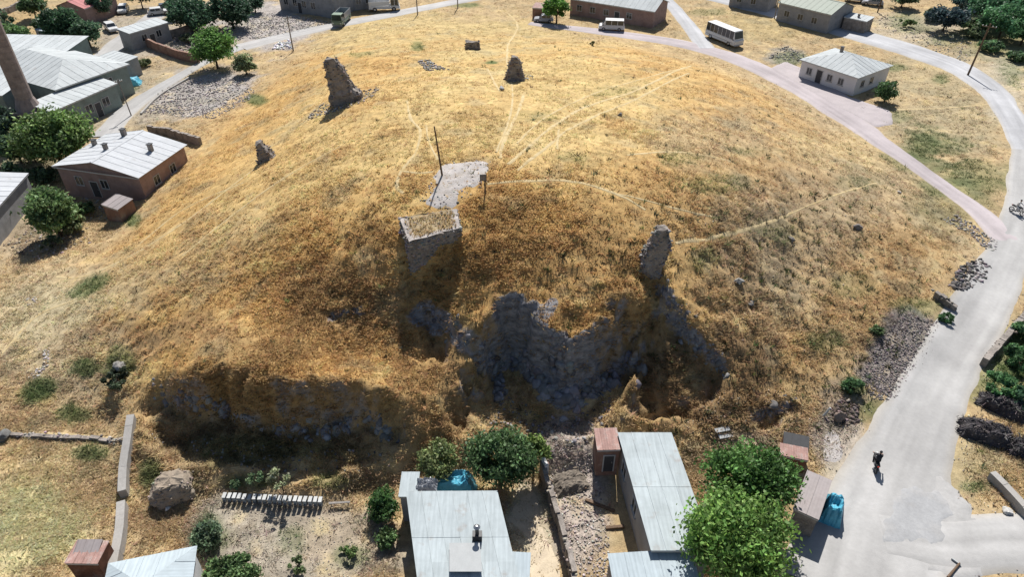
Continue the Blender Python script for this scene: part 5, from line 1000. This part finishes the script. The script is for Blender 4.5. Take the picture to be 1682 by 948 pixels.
# ------------------------------------------------------------------ beehives
def hive(label, group):
    t = thing('beehive', label, 'beehive', (0, 0, 0), 0, group)
    MB().box(-.115, .115, -.21, .21, .14, .46).build('hive_box', 'hive_blue', t); MB().box(-.125, .125, -.23, .23, .46, .53).build('lid', 'hive_lid', t)
    MB().box(-.12, .12, -.29, .21, .10, .14).build('floor_board', 'grey_wood', t); MB().box(-.08, .08, -.216, -.209, .16, .19).build('entrance', 'dark_metal', t)
    for x in (-.09, .09):
        for y in (-.18, .18): MB().box(x - .02, x + .02, y - .02, y + .02, -.05, .10).build('leg', 'grey_wood', t)
    return t
h0 = hive('pale beehive with whitish lid, one of the row in the garden', 'beehives in the garden row')
hp = Gn(np.linspace(371, 528, 20), np.linspace(822, 829, 20))
for k in range(20):
    o = h0 if k == 0 else copy_tree(h0); o.location = hp[k] + np.array([rng.normal(0, .008), rng.normal(0, .012), .03]); o.rotation_euler = (0, 0, rng.normal(0, .03)); o.scale = (1, 1, rng.uniform(.97, 1.03))
# ------------------------------------------------------------------ tarpaulins, heaps, odds and ends
def draped(name, label, cat, px, z, sx, sy, h_, m, rz=0, seed=0, base=None, stuff=.12):
    p = G(px[0], px[1]) if z is None else Vector(P(np.array(float(px[0])), np.array(float(px[1])), z)); n_ = 22; V = []
    for j in range(n_ + 1):
        for i in range(n_ + 1):
            u, v = i / n_ * 2 - 1, j / n_ * 2 - 1; r = max(abs(u), abs(v)) ; q = Vector((u * 2 + seed, v * 2, seed))
            hz = h_ * (1 - sstep(.55, 1, r)) * (1 + .35 * mn_.noise(q)) + stuff * mn_.noise(q * 3) * (r < .98) + .02
            V.append((u * sx * (1 + .12 * mn_.noise(q * 1.5)), v * sy * (1 + .12 * mn_.noise(q * 1.7)), float(max(hz, .015)) if r < .97 else -.05))
    f = [(j * (n_ + 1) + i, j * (n_ + 1) + i + 1, (j + 1) * (n_ + 1) + i + 1, (j + 1) * (n_ + 1) + i) for j in range(n_) for i in range(n_)]
    b = MB(); b.v = V; b.f = f; return tag(b.build(name, m, loc=p, rz=rz), label, cat)
draped('blue_tarpaulin', 'bright blue tarpaulin crumpled over goods behind the front house', 'tarpaulin', (746,806), None, 1.7, .9, 1.5, 'tarp_blue', 0, 1)
draped('blue_tarpaulin', 'blue tarpaulin over a stack beside the brown roofed shed', 'tarpaulin', (1364,846), None, .75, 1.15, 1.5, 'tarp_blue', -.5, 2)
draped('blue_tarpaulin', 'blue tarpaulin below the small grey shed in the village', 'tarpaulin', (215,138), None, 1.7, 1.3, 1.0, 'tarp_blue', .2, 3)
draped('scrap_heap', 'grey heap of scrap on the lean-to roof behind the front house', 'heap', (699,800), 2.2, .8, .55, .5, 'paint_grey', 0, 4, stuff=.3)
draped('earth_heap', 'grey sand heap in the rubble yard by the brick shed', 'heap', (935,792), None, 1.3, 1.0, .35, 'soil', .3, 5)
for k, (x, y, sx, sy, rz, l) in enumerate([(1645,672,1.9,.95,-.75,'dark brush heap under the bright green shrub'),(1618,714,2.1,1.15,-.45,'dark brush heap nearest the dirt road bend'),(1684,742,1.2,.9,-.4,'small dark brush heap at the field edge')]):
    hp_ = draped('brush_heap', l, 'heap', (x, y), None, sx, sy, .8, 'dark_heap', rz, 10 + k, stuff=.3)
    n_ = 420; u = rng.uniform(-1, 1, (n_, 2)); pos = np.column_stack([u[:, 0] * sx * .95, u[:, 1] * sy * .95, .85 * (1 - sstep(.5, 1, np.abs(u).max(1))) + rng.uniform(-.05, .1, n_)])
    so = scatter('brushwood', [(np.array([(-.5, 0, 0), (.5, -.04, .1), (.5, .04, .12), (-.5, .03, .03)], float), np.array([(0, 1, 2, 3)]))], pos, rng.uniform(.3, .8, (n_, 1)) * np.ones((1, 3)), cell_col(n_, (.10, .09, .09), .5), 'stone_v', hp_, .5); so['kind'] = 'stuff'
for k, (x, y, l) in enumerate([(1186,708,'upper white sheet leaning on the slope above the green trees'), (1192,718,'lower white sheet lying beside the other white sheet')]):
    p = G(x, y); o = tag(MB().box(-.62, .62, -.18, .18, 0, .03).build('white_sheet', 'sheet_white', loc=p + Vector((0, 0, .14))), l, 'sheet'); o.rotation_euler = (R(14), R(4), R(16))
for k, (x, y, L, a, l) in enumerate([(985,832,2.2,-.45,'dark timber beam lying in the rubble yard'), (945,804,1.6,.05,'short dark plank beside the sand heap'), (1010,868,1.3,.1,'dark plank near the long house wall')]):
    o = tag(MB().box(-L / 2, L / 2, -.11, .11, 0, .16).build('timber_beam', 'wood', loc=G(x, y) + Vector((0, 0, .02)), rz=a, bevel=.02), l, 'timber')
tag(MB().box(-.07, .07, -.05, .05, -.2, 1.0).build('fence_post', 'sheet_white', loc=G(1352, 684)), 'white post leaning at the rocky foot of the mound', 'post').rotation_euler = (0, R(18), 0)
loose_panel('fence_rail', 'pale rail in the weeds at the end of the beehive row', [(540,826),(575,824),(575,827),(540,829)], .35, 'grey_wood', 'rail', .05)
o = bpy.data.objects['fence_rail']
for x in (.1, 1.3): MB().box(x, x + .06, -.03, .03, -.4, 0).build('post', 'grey_wood', o)
# ------------------------------------------------------------------ motorcycles and riders
def skin_body(name, verts, edges, radii, m, parent):
    me = bpy.data.meshes.new(name); me.from_pydata(verts, edges, []); me.update(); o = mkobj(name, me, m, parent)
    md = o.modifiers.new('skin', 'SKIN'); sv = me.skin_vertices[0].data
    for i, r_ in enumerate(radii): sv[i].radius = (r_, r_)
    sv[0].use_root = True; md.use_smooth_shade = True
    s = o.modifiers.new('sub', 'SUBSURF'); s.levels = 2; s.render_levels = 2; return o
def motorbike(label, px, py, rz):
    t = thing('motorcycle', label, 'motorcycle', G(px, py) + Vector((0, 0, .1)), rz)
    for x in (-.62, .62):
        w_ = MB(); n_ = 24; mm = 8
        for i in range(n_):
            for j in range(mm):
                a, b_ = 2 * math.pi * i / n_, 2 * math.pi * j / mm; rr = .26 + .055 * math.cos(b_); w_.v.append((x + rr * math.cos(a), .05 * math.sin(b_), .315 + rr * math.sin(a)))
        w_.f = [(i * mm + j, ((i + 1) % n_) * mm + j, ((i + 1) % n_) * mm + (j + 1) % mm, i * mm + (j + 1) % mm) for i in range(n_) for j in range(mm)]
        wo = w_.build('wheel', 'black_rubber', t, smooth=True); hb_ = MB().cyl((x, -.06, .315), (x, .06, .315), .06, .06, 10)
        for k in range(6): a = math.pi * k / 3; hb_.cyl((x, 0, .315), (x + .24 * math.cos(a), 0, .315 + .24 * math.sin(a)), .012, .012, 5)
        hb_.build('rim', 'steel', wo)
    MB().tube([(.62, .07, .315), (.48, .08, .85), (.42, .06, .98)], [.028, .03, .03]).tube([(.62, -.07, .315), (.48, -.08, .85), (.42, -.06, .98)], [.028, .03, .03]).build('fork', 'steel', t)
    MB().tube([(.45, 0, .85), (.1, 0, .75), (-.4, 0, .72), (-.6, 0, .75)], [.04, .05, .05, .03]).tube([(.45, 0, .8), (.2, 0, .35), (-.25, 0, .3), (-.62, 0, .315)], [.035, .04, .04, .03]).build('frame', 'dark_metal', t)
    MB().prism([(-.05, .72), (.40, .80), (.36, .95), (.15, 1.0), (-.02, .88)], -.13, .13, 1).build('fuel_tank', 'paint_dark', t, bevel=.05)
    MB().prism([(-.72, .76), (-.02, .74), (-.04, .84), (-.40, .86), (-.72, .90)], -.14, .14, 1).build('seat', 'black_rubber', t, bevel=.03)
    MB().box(-.16, .22, -.13, .13, .32, .66).build('engine', 'steel', t, bevel=.03); MB().cyl((.0, -.16, .3), (-.75, -.18, .36), .045, .06, 8).build('exhaust', 'steel', t)
    MB().tube([(.36, -.36, 1.06), (.42, -.1, 1.02), (.42, .1, 1.02), (.36, .36, 1.06)], [.018, .018, .018, .018], 6).build('handlebar', 'dark_metal', t)
    MB().cyl((.48, 0, .9), (.58, 0, .89), .07, .09, 10).build('headlight', 'lamp_clear', t); MB().box(-.80, -.74, -.06, .06, .78, .86).build('tail_light', 'lamp_red', t)
    return t
def rider(label, bike, shirt, hair):
    t = thing('person', label, 'person', bike.location.copy(), bike.rotation_euler.z)
    v = [(-.22, 0, .93), (-.20, 0, 1.12), (-.14, 0, 1.34), (-.10, 0, 1.45), (-.08, 0, 1.53),
         (-.12, .17, 1.40), (.08, .25, 1.22), (.33, .30, 1.09), (-.12, -.17, 1.40), (.08, -.25, 1.22), (.33, -.30, 1.09),
         (-.20, .11, .90), (.18, .20, .80), (.02, .19, .42), (.12, .19, .36), (-.20, -.11, .90), (.18, -.20, .80), (.02, -.19, .42), (.12, -.19, .36)]
    e = [(0, 1), (1, 2), (2, 3), (3, 4), (2, 5), (5, 6), (6, 7), (2, 8), (8, 9), (9, 10), (0, 11), (11, 12), (12, 13), (13, 14), (0, 15), (15, 16), (16, 17), (17, 18)]
    r_ = [.15, .14, .15, .08, .06, .075, .052, .04, .075, .052, .04, .10, .075, .05, .045, .10, .075, .05, .045]
    skin_body('body', v, e, r_, shirt, t)
    hd = MB().lathe([(.03, -.13), (.062, -.10), (.085, -.03), (.092, .03), (.08, .09), (.04, .125), (.005, .13)], 14, (-.06, 0, 1.66)); hd.cyl((.03, 0, 1.63), (.058, 0, 1.62), .018, .012, 6)
    for s in (-1, 1): hd.cyl((-.06, s * .085, 1.65), (-.065, s * .105, 1.65), .028, .022, 7); hd.cyl((.022, s * .035, 1.665), (.034, s * .035, 1.665), .012, .008, 6)
    h_ = hd.build('head', 'skin', t, smooth=True); MB().lathe([(.098, .02), (.102, .06), (.085, .11), (.045, .142), (.005, .148)], 14, (-.072, 0, 1.66)).build('hair', hair, h_, smooth=True)
    for s in (-1, 1):                                  # hands closed on the grips: palm, four fingers and a thumb
        b = MB(); c = Vector((.36, s * .31, 1.075)); b.box(c.x - .05, c.x + .02, c.y - .045, c.y + .045, c.z - .012, c.z + .03)
        for k in range(4): y = c.y - .036 + k * .024; L = (.055, .062, .06, .048)[k]; b.tube([(c.x + .015, y, c.z + .025), (c.x + .015 + L * .6, y, c.z + .012), (c.x + .01 + L * .5, y, c.z - .03)], [.010, .009, .008], 6)
        b.tube([(c.x - .03, c.y - s * .045, c.z), (c.x + .005, c.y - s * .065, c.z - .02), (c.x + .035, c.y - s * .055, c.z - .03)], [.011, .01, .008], 6); b.build('hand', 'skin', t, smooth=True)
    return t
m1 = motorbike('dark motorcycle ridden along the edge of the dirt road', 1435, 768, R(72)); rider('person in dark clothes riding the motorcycle below the mound', m1, 'cloth_dark', 'cloth_dark')
m2 = motorbike('motorcycle at the mouth of the paved road', 1668, 352, R(-60)); rider('person in pale top riding a motorcycle at the mouth of the paved road', m2, 'cloth_white', 'cloth_dark')
# ------------------------------------------------------------------ dry grass
def blade_tuft(seed, n=7):
    r = np.random.default_rng(seed); v = []; f = []
    for k in range(n):
        a = r.uniform(0, 6.28); d = r.uniform(.02, .4); b = r.uniform(0, 6.28); w_ = r.uniform(.05, .11); L = r.uniform(.45, 1.0); l = r.uniform(.1, .65)
        c = np.array([math.cos(a) * d, math.sin(a) * d, -.06]); s_ = np.array([math.cos(b), math.sin(b), 0]) * w_; o = len(v)
        v += [c - s_, c + s_, c + np.array([math.cos(a) * l, math.sin(a) * l, L])]; f.append((o, o + 1, o + 2))
    return np.array(v), np.array(f)
TUFTS = [blade_tuft(k) for k in range(10)]
NG = 240000
px = rng.uniform(-90, 1775, NG); py = rng.uniform(-40, 1010, NG); g = Gn(px, py, 110)
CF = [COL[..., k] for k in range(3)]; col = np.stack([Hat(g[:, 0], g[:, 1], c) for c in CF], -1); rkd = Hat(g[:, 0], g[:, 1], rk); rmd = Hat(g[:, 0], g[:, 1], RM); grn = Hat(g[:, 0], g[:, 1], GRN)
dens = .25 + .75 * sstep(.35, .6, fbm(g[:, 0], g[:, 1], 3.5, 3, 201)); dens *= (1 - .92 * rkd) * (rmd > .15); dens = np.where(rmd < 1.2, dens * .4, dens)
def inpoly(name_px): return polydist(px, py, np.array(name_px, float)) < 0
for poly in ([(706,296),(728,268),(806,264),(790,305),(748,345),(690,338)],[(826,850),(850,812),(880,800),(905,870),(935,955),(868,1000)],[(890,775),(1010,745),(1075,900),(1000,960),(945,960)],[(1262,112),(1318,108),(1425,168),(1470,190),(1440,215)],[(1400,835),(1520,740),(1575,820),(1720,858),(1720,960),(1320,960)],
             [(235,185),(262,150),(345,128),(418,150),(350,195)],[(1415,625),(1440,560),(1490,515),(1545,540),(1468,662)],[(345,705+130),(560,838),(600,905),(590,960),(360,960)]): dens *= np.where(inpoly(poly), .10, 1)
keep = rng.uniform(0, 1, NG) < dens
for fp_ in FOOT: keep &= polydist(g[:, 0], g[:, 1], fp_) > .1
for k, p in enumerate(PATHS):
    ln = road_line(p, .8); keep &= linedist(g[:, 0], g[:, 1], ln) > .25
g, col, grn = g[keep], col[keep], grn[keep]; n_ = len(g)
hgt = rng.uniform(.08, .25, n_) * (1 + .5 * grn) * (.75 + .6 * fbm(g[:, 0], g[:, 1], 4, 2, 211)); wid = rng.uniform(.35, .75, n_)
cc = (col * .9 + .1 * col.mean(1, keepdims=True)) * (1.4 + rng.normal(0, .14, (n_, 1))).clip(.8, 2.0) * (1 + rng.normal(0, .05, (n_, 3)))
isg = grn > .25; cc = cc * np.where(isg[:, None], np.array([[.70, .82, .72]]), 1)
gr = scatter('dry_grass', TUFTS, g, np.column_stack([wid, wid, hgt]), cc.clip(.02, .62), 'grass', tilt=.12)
tag(gr, 'short dry straw coloured grass covering the mound and fields', 'grass', kind='stuff')
# gravel along the road verges
qx = rng.uniform(0, 1682, 26000); qy = rng.uniform(0, 948, 26000); q = Gn(qx, qy, 90); r_ = Hat(q[:, 0], q[:, 1], RM); ok = (r_ > -.7) & (r_ < .7) & (rng.uniform(0, 1, len(q)) < np.exp(-(r_ / .45) ** 2))
q = q[ok]; q[:, 2] += .06; sz = rng.uniform(.05, .16, (len(q), 1)); gv = scatter('gravel', ROCKS, q, sz * rng.uniform(.8, 1.2, (len(q), 3)), cell_col(len(q), (.36,.33,.29), .25), 'stone_v'); tag(gv, 'gravel strewn along the road edges', 'gravel', kind='stuff')
# darker weeds and thistles dotted over the slopes
nw = 3600; px = rng.uniform(0, 1682, nw * 3); py = rng.uniform(20, 800, nw * 3); q = Gn(px, py, 110); ok = (Hat(q[:, 0], q[:, 1], RM) > .6) & (Hat(q[:, 0], q[:, 1], rk) < .3)
ok &= rng.uniform(0, 1, len(q)) < (.03 + .55 * np.exp(-(((px - 1260) / 230) ** 2 + ((py - 420) / 190) ** 2)) + .4 * (py > 560) * (px > 1050) + .2 * np.exp(-(((px - 850) / 280) ** 2 + ((py - 480) / 90) ** 2)))
for fp_ in FOOT: ok &= polydist(q[:, 0], q[:, 1], fp_) > .1
q = q[ok]; n_ = len(q); s = rng.uniform(.25, .75, n_)
wd = scatter('weeds', [blade_tuft(300 + k, 16) for k in range(6)], q, np.column_stack([s, s, rng.uniform(.18, .5, n_)]), cell_col(n_, (.12, .12, .062), .4, .14), 'grass', tilt=.15); tag(wd, 'dark dry weeds and thistles dotted over the slopes', 'weeds', kind='stuff')
